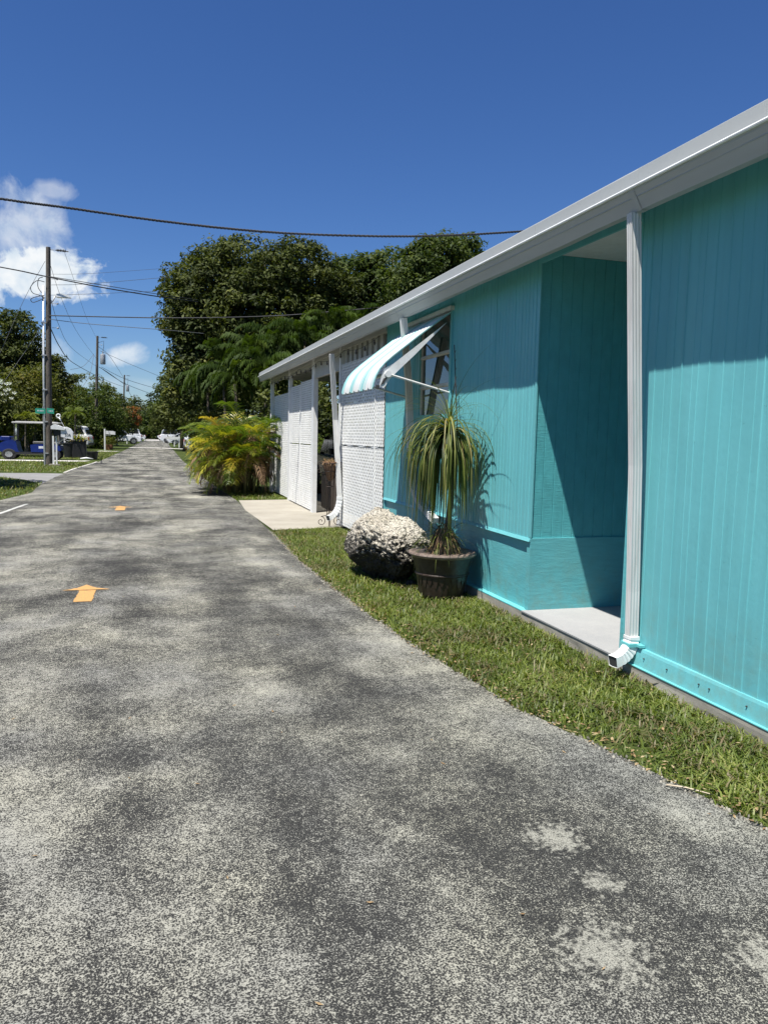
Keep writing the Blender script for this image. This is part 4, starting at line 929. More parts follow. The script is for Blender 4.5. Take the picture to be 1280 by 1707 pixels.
def strap(base, az, el, ln, arch, w0, tone, n=12, kink=0):
    b = np.array(base, float); h = np.array([math.cos(az), math.sin(az), 0]); pts = [b]; e = el
    for i in range(n):
        e = max(-1.5, el - arch*((i+1)/n)**.8); azk = az + kink*i/n; h = np.array([math.cos(azk), math.sin(azk), 0])
        pts.append(pts[-1] + (h*math.cos(e) + np.array([0, 0, math.sin(e)]))*ln/n)
    pts = np.array(pts)
    lim = 3.145
    pts[:, 0] = np.where(pts[:, 0] > lim, lim - (pts[:, 0]-lim)*.12, pts[:, 0])
    V = []; Q = []; T = []
    for i, p in enumerate(pts):
        s = np.array([-math.sin(az), math.cos(az), 0]); w_ = w0*.5*(1 - (i/n)**2.2*.9); V += [p - s*w_, p + np.array([0, 0, -w_*.35]), p + s*w_]; T += [tone]*3
    for i in range(n): a = i*3; Q += [(a, a+1, a+4, a+3), (a+1, a+2, a+5, a+4)]
    return np.array(V), np.array(Q), np.array(T)
PT = leafmat('ponytail_leaf', [(0, (.26, .22, .09)), (.1, (.22, .20, .07)), (.2, (.022, .038, .009)), (.5, (.062, .088, .018)), (.8, (.15, .175, .036)), (1, (.27, .26, .085))], .5, .25, .25)
S = []
for i in range(470):
    az = rnd.uniform(0, 2*math.pi); el = rnd.uniform(.1, 1.45)
    if math.cos(az) > .55 and rnd.random() < .5: az += math.pi
    S.append(strap((cx_+rnd.uniform(-.02, .02), cy_+rnd.uniform(-.02, .02), 1.62+rnd.uniform(-.12, .07)), az, el, rnd.uniform(.70, 1.16)*(.82 if math.cos(az) > .3 else 1), rnd.uniform(2.8, 4.2), rnd.uniform(.010, .021), min(1, max(0, rnd.gauss(.50, .27))), 13, rnd.uniform(-.4, .4)))
for i in range(40):                              # fine young leaves arching high and wide
    az = rnd.uniform(0, 2*math.pi); S.append(strap((cx_, cy_, 1.74), az, rnd.uniform(.9, 1.5), rnd.uniform(.8, 1.15)*(.75 if math.cos(az) > .2 else 1), rnd.uniform(1.5, 2.4), .006, rnd.uniform(.3, .8), 14, rnd.uniform(-.5, .5)))
for (az, el, ln, ar_) in ((-1.45, 1.45, 1.05, 1.0), (-1.3, 1.2, 1.1, 1.3), (-1.7, 1.1, 1.2, 1.6), (1.5, 1.0, 1.1, 1.4)): S.append(strap((cx_, cy_, 1.74), az, el, ln, ar_, .005, .3, 14, .3))
V, Q, T = merge(S); np_mesh('leaves', V, Q, T, PT, pp)
S = []
for i in range(120):
    az = rnd.uniform(0, 6.28); S.append(strap((PX-.03+rnd.uniform(-.05, .05), PY-.02+rnd.uniform(-.05, .05), .46+rnd.uniform(0, .16)), az, rnd.uniform(.7, 1.5), rnd.uniform(.25, .5), rnd.uniform(1.2, 2.9), rnd.uniform(.007, .012), min(1, max(0, rnd.gauss(.65, .22))), 9))
V, Q, T = merge(S); np_mesh('basal_shoots', V, Q, T, PT, pp)
S = []
for i in range(240):
    az = rnd.uniform(0, 6.28); zz = rnd.uniform(.56, .76); ro = .03+.10*(.76-zz)/.2; S.append(strap((PX+.02+ro*math.cos(az), PY+ro*math.sin(az), zz), az, rnd.uniform(-1.2, -.7), rnd.uniform(.18, .30), .35, .012, rnd.uniform(.2, 1), 5))
V, Q, T = merge(S); np_mesh('dry_skirt', V, Q, T, M['leaf_dry'], pp)['label'] = 'dry brown skirt of old leaves at the base'
# thin trellis stakes leaning on the window side
tre = thing('plant_trellis', 'tall thin dark wire plant stake rising beside the window behind the ponytail palm', 'plant stake', (3.05, 7.4, .43))
mb = MB()
a = atX(757, 575, 3.13); b_ = atX(762, 722, 3.08); c_ = atX(748, 722, 3.08)
m_ = a.lerp(b_, .45)
mb.tube([a, m_, b_, (b_.x-.05, b_.y, .46)], .0055, 6); mb.tube([a.lerp(b_, .42), c_.lerp(a, .35), c_, (c_.x-.1, c_.y, .46)], .005, 6)
for k in (.83, .97): mb.tube([a.lerp(b_, k), a.lerp(c_, k)], .004, 5)
for k in range(8): q = a.lerp(b_, .1+.1*k); mb.tube([q, q + Vector((-.005, -.045, .03))], .0025, 4)
part('stake', mb, M['iron'], tre)
# boulder
def rockmesh(name, label, c, r, seed, sub=6, amp=1.0, parent=None, shape=None):
    import bmesh
    bm = bmesh.new(); bmesh.ops.create_icosphere(bm, subdivisions=sub, radius=1); V = []
    for v in bm.verts:
        p = v.co.copy(); q = p*1.0 + Vector((seed, seed, seed))
        d = .13*mnoise.noise(q*1.3) + .07*mnoise.noise(q*2.9)
        d += amp*(-.13*max(0, mnoise.noise(q*5.5))**.8 - .10*max(0, mnoise.noise(q*12)) - .03*abs(mnoise.noise(q*27)) + .03*mnoise.noise(q*20))
        if shape: p = shape(p)
        p = p*(1+d)
        v.co = Vector((p.x*r[0], p.y*r[1], p.z*r[2]))
    me = bpy.data.meshes.new(name); bm.to_mesh(me); bm.free()
    o = link_mesh(name, me, M['coral'], parent, Vector(c), smooth=True); return tag(o, label, 'rock')
m, nt, b = new_mat('coral_rock'); v = world_coords(nt)
g_ = nt.nodes.new('ShaderNodeNewGeometry'); s_ = nt.nodes.new('ShaderNodeSeparateXYZ'); nt.links.new(g_.outputs['Position'], s_.inputs[0])
vo = nd(nt, 'ShaderNodeTexVoronoi', Scale=19.0); nt.links.new(v, vo.inputs['Vector'])
n1 = noise(nt, v, 26, 6, .7); n2 = noise(nt, v, 3.2, 4, .6)
h = mth(nt, 'ADD', mth(nt, 'MULTIPLY', vo.outputs['Distance'], .8), mth(nt, 'MULTIPLY', n1, 1.2))
c = ramp(nt, n2, [(.35, (.50, .45, .36)), (.6, (.68, .63, .53))])
low_dark = mth(nt, 'ADD', mth(nt, 'MULTIPLY', mth(nt, 'SUBTRACT', n1, .5), 3.2), mth(nt, 'MULTIPLY', mth(nt, 'SUBTRACT', .50, s_.outputs['Z']), 2.0))  # darker towards the bottom, broken up by noise
c = mixc(nt, ramp(nt, low_dark, [(-.05, 0), (.22, .95)]), c, (.035, .033, .028))
pit = ramp(nt, noise(nt, v, 34, 4, .65, .6), [(.37, 1), (.43, 0)]); c = mixc(nt, mth(nt, 'MULTIPLY', pit, .9), c, (.06, .048, .038))
h = mth(nt, 'SUBTRACT', h, mth(nt, 'MULTIPLY', pit, .6))
nt.links.new(c, b.inputs['Base Color']); b.inputs['Roughness'].default_value = .95; b.inputs['Specular IOR Level'].default_value = .15
bump(nt, b, h, 1.0, .05); M['coral'] = m
def bshape(p):
    x, y, z = p          # x: along the street side ; tall at the far end, sloping to the near end, undercut below
    z2 = z + .22*y*.9 if z > 0 else z*1.0
    k = 1 - .50*max(0, -z)                # narrower at the bottom
    q = Vector((x*k - .10*max(0, z), y*k, z2))
    for n_, d_ in (((.02, -.42, .9), .70), ((-.93, .1, .3), .80), ((-.62, -.5, -.6), .58), ((-.25, .95, .1), .84), ((.1, -.98, .15), .93), ((-.5, .3, .8), .86), ((-.75, -.6, .2), .82)):
        n_ = Vector(n_).normalized(); t_ = q.dot(n_) - d_
        if t_ > 0: q -= n_*t_*.82
    return q
rk = rockmesh('boulder', 'large pitted white and black coral boulder in the grass beside the brown planter', (2.55, 8.28, .33), (.47, .80, .46), 3.3, 7, 1.0, None, bshape)
rockmesh('small_stone', 'small pale stone in the grass between the boulder and the planter', (2.66, 7.72, .03), (.06, .07, .05), 9.1, 4)
# ------------------------------------------------------------------ iron stand with basket, wicker cabinet, figurine
st_ = thing('plant_stand', 'black wrought-iron scroll stand on the concrete driveway beside the far downspout', 'plant stand', (2.96, 13.0, .02))
mb = MB()
def spiral(cx, cz, r0, turns, a0, sgn, y): return [(cx + r0*(1-k/28*.85)*math.cos(a0+sgn*turns*6.283*k/28), y, cz + r0*(1-k/28*.85)*math.sin(a0+sgn*turns*6.283*k/28)) for k in range(29)]
sx, sy = 2.96, 13.0
for (dx, dy) in ((-.09, .0), (.09, .0), (0, -.09), (0, .09)):
    mb.tube([(sx+dx*.5, sy+dy*.5, .14), (sx+dx*.6, sy+dy*.6, .5), (sx+dx*.8, sy+dy*.8, .9), (sx+dx*1.6, sy+dy*1.6, 1.12)], .006, 6)
for z, r_ in ((.30, .05), (.72, .06), (.98, .10), (1.12, .15)): mb.tube([(sx+r_*math.cos(a/16*6.283), sy+r_*math.sin(a/16*6.283), z) for a in range(17)], .005, 5)
mb.tube([(sx, sy, .14), (sx, sy, .02)], [.016, .010], 8)
part('frame', mb, M['iron'], st_, smooth=True)
for s in (-1, 1):
    mb = MB()
    mb.tube(spiral(sx+s*.15, .115, .085, 1.3, math.pi/2, s, sy), .006, 6); mb.tube([(sx+s*.15, sy, .20), (sx+s*.05, sy, .22), (sx, sy, .30)], .006, 6); part('scroll', mb, M['iron'], st_, smooth=True); mb = MB()
    mb.tube(spiral(sx+s*.19, 1.00, .055, 1.3, math.pi/2, s, sy), .005, 6); mb.tube(spiral(sx+s*.20, 1.11, .045, 1.2, -math.pi/2, -s, sy), .005, 6); mb.tube([(sx+s*.10, sy, 1.055), (sx+s*.20, sy, 1.055)], .005, 6)
    part('scroll', mb, M['iron'], st_, smooth=True)
bk = thing('hanging_basket', 'brown coir basket of dried plants held in the iron stand', 'basket', (sx, sy, .95))
mb = MB(); mb.lathe([(.03, .82), (.055, .86), (.10, 1.0), (.135, 1.13), (.14, 1.15)], 20, (sx, sy, 0)); part('basket', mb, simple('coir', (.16, .09, .05), 1, var=.5, nscale=40, bumpd=.01), bk, smooth=True)
S = [strap((sx+rnd.uniform(-.1, .1), sy+rnd.uniform(-.1, .1), 1.13), rnd.uniform(0, 6.28), rnd.uniform(.3, 1.5), rnd.uniform(.06, .15), rnd.uniform(.3, 1.8), .012, rnd.uniform(.4, 1), 5) for _ in range(160)]
V, Q, T = merge(S); np_mesh('dried_plant', V, Q, T, M['leaf_dry'], bk)
wk, nt, b = new_mat('wicker'); v = world_coords(nt); w1 = nd(nt, 'ShaderNodeTexWave', Scale=22.0, Distortion=.4); w1.bands_direction = 'Z'; nt.links.new(v, w1.inputs['Vector'])
w2 = nd(nt, 'ShaderNodeTexWave', Scale=9.0, Distortion=.3); w2.bands_direction = 'Y'; nt.links.new(v, w2.inputs['Vector'])
hh = mth(nt, 'MULTIPLY', w1.outputs['Fac'], w2.outputs['Fac']); nt.links.new(ramp(nt, hh, [(0, (.035, .026, .020)), (.8, (.12, .095, .075))]), b.inputs['Base Color']); b.inputs['Roughness'].default_value = .5; bump(nt, b, hh, .8, .01)
wc = thing('wicker_cabinet', 'dark brown wicker box standing inside the lattice opening', 'cabinet', (3.85, 15.95, .02))
mb = MB(); mb.rbox(3.60, 4.10, 15.2, 16.7, .03, .76, .02); part('body', mb, wk, wc); mb = MB(); mb.rbox(3.585, 4.115, 15.185, 16.715, .762, .80, .02); part('lid', mb, wk, wc)
fg = thing('figurine', 'small pink and white bird figurine on the wicker box', 'figurine', (3.70, 15.6, .80))
mb = MB(); mb.tube([(3.70, 15.80, .83), (3.70, 15.7, .855), (3.70, 15.58, .875), (3.70, 15.5, .90), (3.70, 15.46, .96), (3.70, 15.43, .99), (3.70, 15.38, .985)], [.004, .03, .055, .045, .022, .026, .006], 12); part('bird_body', mb, simple('pink_glaze', (.70, .52, .50), .3), fg, smooth=True)
mb = MB(); mb.lathe([(.05, .801), (.05, .815), (.02, .835)], 14, (3.70, 15.58, 0)); part('base', mb, M['white'], fg)
# ------------------------------------------------------------------ vehicles
M['carwhite'] = simple('white_car_paint', (.80, .81, .82), .25, var=.02, spec=.6); M['carglass'] = simple('car_glass', (.012, .014, .016), .06, spec=.9, var=.1)
M['cardark'] = simple('dark_car_paint', (.012, .013, .016), .2, spec=.7); M['tyre'] = simple('tyre_rubber', (.02, .02, .02), .85); M['rim'] = simple('alloy', (.45, .45, .47), .3, metal=.8)
M['silver'] = simple('silver_paint', (.42, .43, .45), .3, metal=.3); M['redlamp'] = simple('red_lens', (.35, .02, .02), .2); M['clearlamp'] = simple('clear_lens', (.6, .62, .65), .12)
KIND = {  # lower body outline (x along, z), cabin outline, wheels, width
 'suv': ([(-2.32, .42), (-2.34, .72), (-2.28, 1.0), (-2.20, 1.08), (.95, 1.03), (1.6, .98), (2.1, .86), (2.28, .7), (2.3, .42), (2.1, .28), (-2.1, .28)],
         [(-2.20, 1.07), (-2.02, 1.60), (-1.85, 1.69), (-.2, 1.73), (.35, 1.66), (1.15, 1.02)], (-1.42, 1.42), .36, .93),
 'sedan': ([(-2.28, .40), (-2.32, .75), (-2.2, .93), (-1.5, .97), (1.0, .92), (1.9, .78), (2.25, .6), (2.28, .38), (2.1, .24), (-2.1, .24)],
         [(-1.75, .95), (-1.05, 1.36), (-.6, 1.43), (.2, 1.42), (.55, 1.32), (1.25, .91)], (-1.36, 1.40), .32, .89),
 'pickup': ([(-2.7, .5), (-2.72, 1.05), (-.75, 1.07), (1.0, 1.06), (2.3, .98), (2.6, .8), (2.62, .42), (2.4, .34), (-2.5, .38)],
         [(-.78, 1.06), (-.68, 1.62), (-.5, 1.72), (.45, 1.72), (.7, 1.62), (1.3, 1.05)], (-1.65, 1.72), .38, .97)}
def vehicle(kind, name, label, cat, paint, group=None):
    low, cab, wh, R_, W_ = KIND[kind]; r = thing(name, label, cat, (0, 0, 0), group)
    def loft(poly, ws):                       # poly (x,z); ws: list of (y fraction, inset)
        mb = MB(); n = len(poly); cx0 = sum(p[0] for p in poly)/n; cz0 = sum(p[1] for p in poly)/n; rings = []
        for (y, s, dz) in ws: rings.append([(cx0+(x-cx0)*s, y, cz0+(z-cz0)*dz) for x, z in poly])
        vs = [p for rg in rings for p in rg]; fs = [(j*n+i, j*n+(i+1) % n, (j+1)*n+(i+1) % n, (j+1)*n+i) for j in range(len(rings)-1) for i in range(n)] + [tuple(range(n-1, -1, -1)), tuple(range((len(rings)-1)*n, len(rings)*n))]
        mb.add(vs, fs); return mb
    body = loft(low, [(-W_, .965, .93), (-W_+.05, .99, 1), (-W_+.18, 1, 1), (W_-.18, 1, 1), (W_-.05, .99, 1), (W_, .965, .93)])
    bo = part('body', body, paint, r, smooth=35)
    # arches
    for x in wh:
        for s in (-1, 1):
            mb = MB(); mb.tube([(x + (R_+.05)*math.cos(a), s*(W_+.004), R_ + (R_+.05)*math.sin(a)) for a in np.linspace(0, math.pi, 13)], .025, 6); part('wheel_arch', mb, M['black'], bo)
            mb = MB(); mb.lathe([(R_*.62, -.11), (R_*.95, -.11), (R_, -.07), (R_, .07), (R_*.95, .11), (R_*.62, .11)], 26, (x, s*(W_-.09), R_), 'y'); wl = part('wheel', mb, M['tyre'], r, smooth=40)
            mb = MB(); yy_ = s*(W_+.012); mb.lathe([(R_*.64, -.02), (R_*.60, .0), (R_*.54, -.012)], 26, (x, yy_, R_), 'y')
            for k in range(6): a = k*math.pi/3; mb.tube([(x, yy_+s*.004, R_), (x+R_*.6*math.cos(a), yy_-s*.002, R_+R_*.6*math.sin(a))], [.03, .022], 5)
            mb.lathe([(.05, -.01), (.05, .012), (.02, .018)], 12, (x, yy_, R_), 'y'); part('hub_cap', mb, M['rim'], wl)
    ch = max(z for _, z in cab)
    cabm = loft(cab + [(cab[-1][0], cab[-1][1]-.04), (cab[0][0], cab[0][1]-.04)], [(-W_+.20, .90, 1), (-W_+.13, .965, .985), (-W_+.30, .99, 1.0), (W_-.30, .99, 1.0), (W_-.13, .965, .985), (W_-.20, .90, 1)])
    part('roof', cabm, paint, r, smooth=35)
    # glass bands set proud of the cabin
    zb = cab[0][1] + .06; zt = ch - .11
    inner = [p for p in cab]
    def xat(z, front):
        seq = inner if not front else inner[::-1]
        for i in range(len(seq)-1):
            a, b_ = seq[i], seq[i+1]
            if (a[1]-z)*(b_[1]-z) <= 0 and a[1] != b_[1]: return a[0] + (b_[0]-a[0])*(z-a[1])/(b_[1]-a[1])
        return seq[0][0]
    for s in (-1, 1):
        x0b, x0t, x1b, x1t = xat(zb, False)+.12, xat(zt, False)+.16, xat(zb, True)-.22, xat(zt, True)-.12; mids = [.0, .36, .70, 1.0] if kind != 'pickup' else [0, .45, 1.0]
        for i in range(len(mids)-1):
            a, b_ = mids[i]+.012, mids[i+1]-.012; y = s*(W_-.118)
            mb = MB(); mb.prism([(x0b+(x1b-x0b)*a, zb), (x0b+(x1b-x0b)*b_, zb), (x0t+(x1t-x0t)*b_, zt), (x0t+(x1t-x0t)*a, zt)], 'y', y-.012, y+.012); part('side_window', mb, M['carglass'], r)
    for front in (False, True):
        s = 1 if front else -1; a = (xat(zb, front)+s*.006, zb); b_ = (xat(zt, front)+s*.006, zt); w_ = W_-.26
        mb = MB(); mb.add([(a[0], -w_, a[1]), (a[0], w_, a[1]), (b_[0], w_-.06, b_[1]), (b_[0], -w_+.06, b_[1]), (a[0]-s*.02, -w_, a[1]), (a[0]-s*.02, w_, a[1]), (b_[0]-s*.02, w_-.06, b_[1]), (b_[0]-s*.02, -w_+.06, b_[1])], [(0, 1, 2, 3), (4, 7, 6, 5), (0, 4, 5, 1), (1, 5, 6, 2), (2, 6, 7, 3), (3, 7, 4, 0)]); part('windshield' if front else 'rear_window', mb, M['carglass'], r)
    fx = max(x for x, _ in low); rx = min(x for x, _ in low); hz = .68 if kind != 'pickup' else .82
    for s in (-1, 1):
        mb = MB(); mb.rbox(fx-.16, fx-.01, s*(W_-.42), s*(W_-.08), hz-.06, hz+.06, .02); part('headlight', mb, M['clearlamp'], r)
        mb = MB(); mb.rbox(rx+.0, rx+.12, s*(W_-.30), s*(W_-.03), hz+.04, hz+.24, .02); part('tail_light', mb, M['redlamp'], r)
        mb = MB(); mb.rbox(.75, .90, s*(W_+.0), s*(W_+.17), 1.0, 1.13, .03); part('mirror', mb, paint, r)
        mb = MB(); mb.box(-1.9, 1.6, s*(W_-.02), s*(W_+.006), .36, .44); part('door_sill', mb, M['black'], r)
    mb = MB(); mb.rbox(rx-.05, rx+.10, -W_+.05, W_-.05, .34, .52, .03); mb.rbox(fx-.1, fx+.04, -W_+.06, W_-.06, .30, .46, .03); part('bumpers', mb, M['silver'] if kind == 'pickup' else M['black'], r)
    return r
suv = vehicle('suv', 'parked_suv', 'white sport utility vehicle parked side-on behind the black planters, tail towards the street', 'car', M['carwhite'], 'cars parked along the street')
p = at(154, 722, 66); suv.location = (p.x - 2.35*1.1, 66, 0); suv.scale = (1.1, 1.1, 1.12); suv.rotation_euler = (0, 0, math.pi - .12)
sed = vehicle('sedan', 'parked_car', 'small white sedan parked far up the left side of the street', 'car', M['carwhite'], 'cars parked along the street')
p = at(236, 722, 135); sed.location = (p.x - 1.6, 135, 0); sed.rotation_euler = (0, 0, math.pi)
pk = vehicle('pickup', 'parked_pickup', 'white pickup truck with thin rods parked on the left of the street', 'car', M['carwhite'], 'cars parked along the street')
p = at(203, 722, 98); pk.location = (p.x - .4, 98, 0); pk.rotation_euler = (0, 0, .1)
mb = MB()
for (x, dx) in ((-1.2, .5), (-1.6, .3)): mb.tube([(x, .3, 1.0), (x+dx, .3, 2.7)], .018, 5)
part('rods', mb, M['oldwhite'], pk, world=False)
for (kpx, Y, rot, src, lab) in ((222, 112, math.pi, 'suv', 'white vehicle parked left of the street just beyond the white pickup'), (275, 112, 0, 'suv', 'white vehicle parked at the right kerb far up the street'), (284, 100, .05, 'sedan', 'white sedan parked right of the street beyond the yellow palm clump'), (322, 62, 0, 'suv', 'white vehicle half hidden behind the yellow palm clump'), (268, 150, 0, 'sedan', 'farthest white car on the right of the street')):
    p = at(kpx, 722, Y); copy_tree(suv if src == 'suv' else sed, None, (p.x + (1.9 if kpx > 250 else -1.4), Y, 0), rot, lab)
dc = vehicle('sedan', 'parked_car', 'dark car parked inside the white carport with a blue-tinted windscreen', 'car', M['cardark'], 'cars parked along the street')
dc.location = (5.2, 19.2, .02); dc.rotation_euler = (0, 0, -math.pi/2); dc.scale = (1, 1, 1.12)
# golf cart
M['cartblue'] = simple('blue_cart_paint', (.006, .020, .14), .35, spec=.4); M['seat'] = simple('cart_seat_vinyl', (.10, .095, .085), .5); M['cartroof'] = simple('cart_roof_plastic', (.34, .34, .33), .6)
gc = thing('golf_cart', 'blue golf cart with grey canopy roof parked on the pale path', 'golf cart', (0, 0, 0))
mb = MB(); mb.prism([(-1.28, .42), (-1.25, .80), (-.98, .96), (-.72, 1.0), (-.60, .92), (-.52, .50), (-.46, .36), (-.9, .34)], 'y', -.55, .55); part('front_cowl', mb, M['cartblue'], gc, smooth=30)
mb = MB(); mb.rbox(-1.22, -.80, -.40, .40, .95, 1.17, .05); part('front_basket', mb, M['cartblue'], gc)
mb = MB(); mb.prism([(-.02, .40), (-.04, .76), (.15, .80), (.9, .80), (1.10, .72), (1.14, .50), (.95, .38)], 'y', -.58, .58); rb = part('rear_body', mb, M['cartblue'], gc, smooth=30)
mb = MB(); 
for k, (x, w_) in enumerate(((.32, .02), (.37, .03), (.42, .02), (.46, .03), (.52, .02))): mb.box(x, x+w_, -.588, -.583, .60, .68)
mb.box(.28, .58, -.5825, -.5805, .58, .70); part('badge', mb, M['clearlamp'], rb)
mb = MB(); mb.box(-1.05, 1.05, -.60, .60, .27, .36); mb.box(-.6, -.02, -.56, .56, .36, .39); part('chassis', mb, M['black'], gc)
for nm, x0, x1, z0, z1 in (('seat', .05, .55, .82, .94), ('backrest', .46, .62, .96, 1.5), ('rear_backrest', 1.02, 1.14, .93, 1.36), ('rear_seat', .66, 1.16, .82, .92), ):
    mb = MB(); mb.rbox(x0, x1, -.54, .54, z0, z1, .04); part(nm, mb, M['seat'], gc)
mb = MB(); mb.rbox(-.74, 1.12, -.60, .60, 1.84, 1.92, .05); mb.rbox(-.62, .95, -.5, .5, 1.915, 1.95, .04); part('canopy_roof', mb, M['cartroof'], gc)
for s in (-1, 1):
    for (a, b_) in (((-.66, .9), (-.62, 1.85)), ((.62, .8), (.62, 1.85)), ((1.14, .8), (1.02, 1.85))): mb = MB(); mb.tube([(a[0], s*.53, a[1]), (b_[0], s*.55, b_[1])], .022, 8); part('roof_post', mb, M['black'], gc)
    for x in (-.86, .86):
        mb = MB(); mb.lathe([(.14, -.10), (.25, -.10), (.275, -.07), (.275, .07), (.25, .10), (.14, .10)], 24, (x, s*.50, .275), 'y'); wl = part('wheel', mb, M['tyre'], gc, smooth=40)
        mb = MB(); mb.lathe([(.145, -.02), (.14, 0), (.11, -.01)], 20, (x, s*.605, .275), 'y')
        for k in range(5): a = k*1.2566; mb.tube([(x, s*.606, .275), (x+.135*math.cos(a), s*.604, .275+.135*math.sin(a))], .016, 5)
        part('hub_cap', mb, M['rim'], wl)
mb = MB(); mb.tube([(-.62, -.2, .95), (-.38, -.2, 1.08)], .018, 6); mb.tube([(-.36+.05*math.sin(a), -.2+.17*math.cos(a), 1.09+.15*math.sin(a)) for a in np.linspace(0, 6.283, 17)], .014, 6); part('steering_wheel', mb, M['black'], gc)
mb = MB(); mb.add([(-.68, -.5, .98), (-.68, .5, .98), (-.66, .5, 1.80), (-.66, -.5, 1.80), (-.672, -.5, .98), (-.672, .5, .98), (-.652, .5, 1.8), (-.652, -.5, 1.8)], [(0, 1, 2, 3), (4, 7, 6, 5), (0, 4, 5, 1), (2, 6, 7, 3), (1, 5, 6, 2), (3, 7, 4, 0)])
wg, nt, b = new_mat('clear_acrylic'); b.inputs['Base Color'].default_value = (.8, .85, .85, 1); b.inputs['Transmission Weight'].default_value = .9; b.inputs['Roughness'].default_value = .05; b.inputs['IOR'].default_value = 1.1
part('windscreen', mb, wg, gc)
p = at(56, 722, 43.4); gc.location = (p.x, 43.35, .016); gc.rotation_euler = (0, 0, -.03); gc.scale = (1.22, 1, 1)
# ------------------------------------------------------------------ mailboxes, sign, bins
def text_mesh(txt, size, ext=.002):
    cu = bpy.data.curves.new('txt', 'FONT'); cu.body = txt; cu.size = size; cu.extrude = ext; cu.align_x = 'CENTER'; cu.align_y = 'CENTER'
    o = bpy.data.objects.new('txt', cu); C.objects.link(o); dg = bpy.context.evaluated_depsgraph_get(); dg.update(); me = bpy.data.meshes.new_from_object(o.evaluated_get(dg)); bpy.data.objects.remove(o); return me
p = at(92, 722, 36.9); mbx = thing('mailbox', 'big white mailbox numbered 236 on twin white posts in the left verge', 'mailbox', (p.x, 36.9, 0))
S_ = 36.9/1282
def PZ(y): return 1.6 + (717.5-y)*S_*.985
mb = MB(); x0 = p.x
mb.prism([(x0+.28, PZ(729)), (x0+.76, PZ(733)), (x0+.77, PZ(722)), (x0+.66, PZ(716.5)), (x0+.48, PZ(713.5)), (x0+.28, PZ(716)), (x0+.10, PZ(716.2)), (x0+.10, PZ(717.6)), (x0+.28, PZ(719))], 'y', 36.55, 37.0); bx_ = part('box', mb, M['white'], mbx)
mb = MB(); mb.prism([(x0-.12, PZ(717.5)), (x0-.12, PZ(713)), (x0+.0, PZ(710)), (x0+.14, PZ(711)), (x0+.48, PZ(716)), (x0+.44, PZ(718.4))], 'y', 36.50, 37.05); part('hood', mb, M['white'], mbx)
mb = MB(); mb.box(x0-.02, x0+.29, 36.58, 36.98, PZ(727), PZ(718.7)); part('newspaper_holder', mb, M['black'], mbx)
for (a, w_) in ((x0-.06, .075), (x0+.07, .06)):
    mb = MB(); mb.box(a-w_/2, a+w_/2, 36.75, 36.83, .04, PZ(728)); part('post', mb, M['white'], mbx)
mb = MB(); mb.box(x0-.24, x0+.22, 36.6, 37.0, 0, .06); part('footing', mb, M['slab'], mbx)
mb = MB(); mb.tube([(x0+.08, 36.79, PZ(745)), (x0+.15, 36.79, PZ(738)), (x0+.36, 36.79, PZ(733))], .018, 6); part('brace', mb, M['white'], mbx)
me = text_mesh('236', .17); o = link_mesh('number', me, M['black'], bx_); o.rotation_euler = (math.pi/2, 0, 0); o.location = Vector((x0+.56, 36.54, PZ(726))) - world_loc(bx_)
mb = MB(); c_ = Vector((x0+.18, 36.7, PZ(697))); mb.tube([(c_.x+.075*math.cos(a), c_.y, c_.z+.075*math.sin(a)) for a in np.linspace(0, 6.283, 21)], .028, 8); mb.tube([c_+Vector((.03, 0, -.08)), (x0+.28, 36.7, PZ(704))], .03, 8)
ln_ = thing('garden_ornament', 'small white ring on a thin rod above the numbered mailbox', 'ornament', (x0+.45, 36.7, PZ(716)))
part('ring', mb, M['white'], ln_, smooth=True); mb = MB(); mb.tube([(x0+.28, 36.7, PZ(704)), (x0+.46, 36.7, PZ(717.6))], .010, 6); part('rod', mb, M['oldwhite'], ln_)
sgn_ = thing('street_sign', 'green street name sign on a thin steel pole in front of the utility pole', 'street sign', (at(75, 722, 36.0).x, 36.0, 0))
sx0 = at(74.5, 722, 36.0).x; k36 = 36/1282
green = simple('green_sign_sheet', (.03, .30, .20), .5); mb = MB(); mb.tube([(sx0, 36, 0), (sx0-.02, 36, 1.6+(718-684)*k36)], .03, 8); part('pole', mb, simple('galvanised_steel', (.42, .43, .43), .45, metal=.4), sgn_)
for (a, b_, tl) in ((60.5, 77.5, .0), (79.5, 91.5, .03)):
    xa = at(a, 722, 36).x; xb = at(b_, 722, 36).x; mb = MB(); z0 = 1.6+(718-694.5)*k36*.985; z1 = 1.6+(718-686.5)*k36*.985
    mb.prism([(xa, z0+tl), (xb, z0), (xb, z1), (xa, z1+tl)], 'y', 35.955, 35.965); bl = part('sign_blade', mb, green, sgn_)
    mb = MB(); x = xa + .08
    while x < xb-.07: mb.box(x, x+.03, 35.952, 35.9535, z0+.09, z0+.15); x += rnd.choice((.045, .06))
    part('lettering', mb, M['clearlamp'], bl)
def bin_(name, label, cat, px, Y, rb_, rt, h, mat, group=None):
    p = at(px, 722, Y); r = thing(name, label, cat, (p.x, Y, 0), group); mb = MB(); mb.lathe([(0, .01), (rb_, .01), (rt, h), (rt+.03, h), (rt+.03, h+.05), (rt-.01, h+.05), (rt-.03, h-.05)], 20, (p.x, Y, 0)); part('body', mb, mat, r, smooth=30)
    mb = MB(); mb.lathe([(rt-.03, h-.06), (.01, h-.04)], 20, (p.x, Y, 0)); part('soil', mb, M['dark'], r); return r
bin_('planter_tub', 'round black planter tub left of the square black planter', 'planter', 116, 47, .28, .34, .80, M['black'], 'black planters at the left kerb')
bq = thing('planter_box', 'tall square black planter with tropical plants at the left kerb', 'planter', (at(132, 722, 47).x, 47, 0), 'black planters at the left kerb')
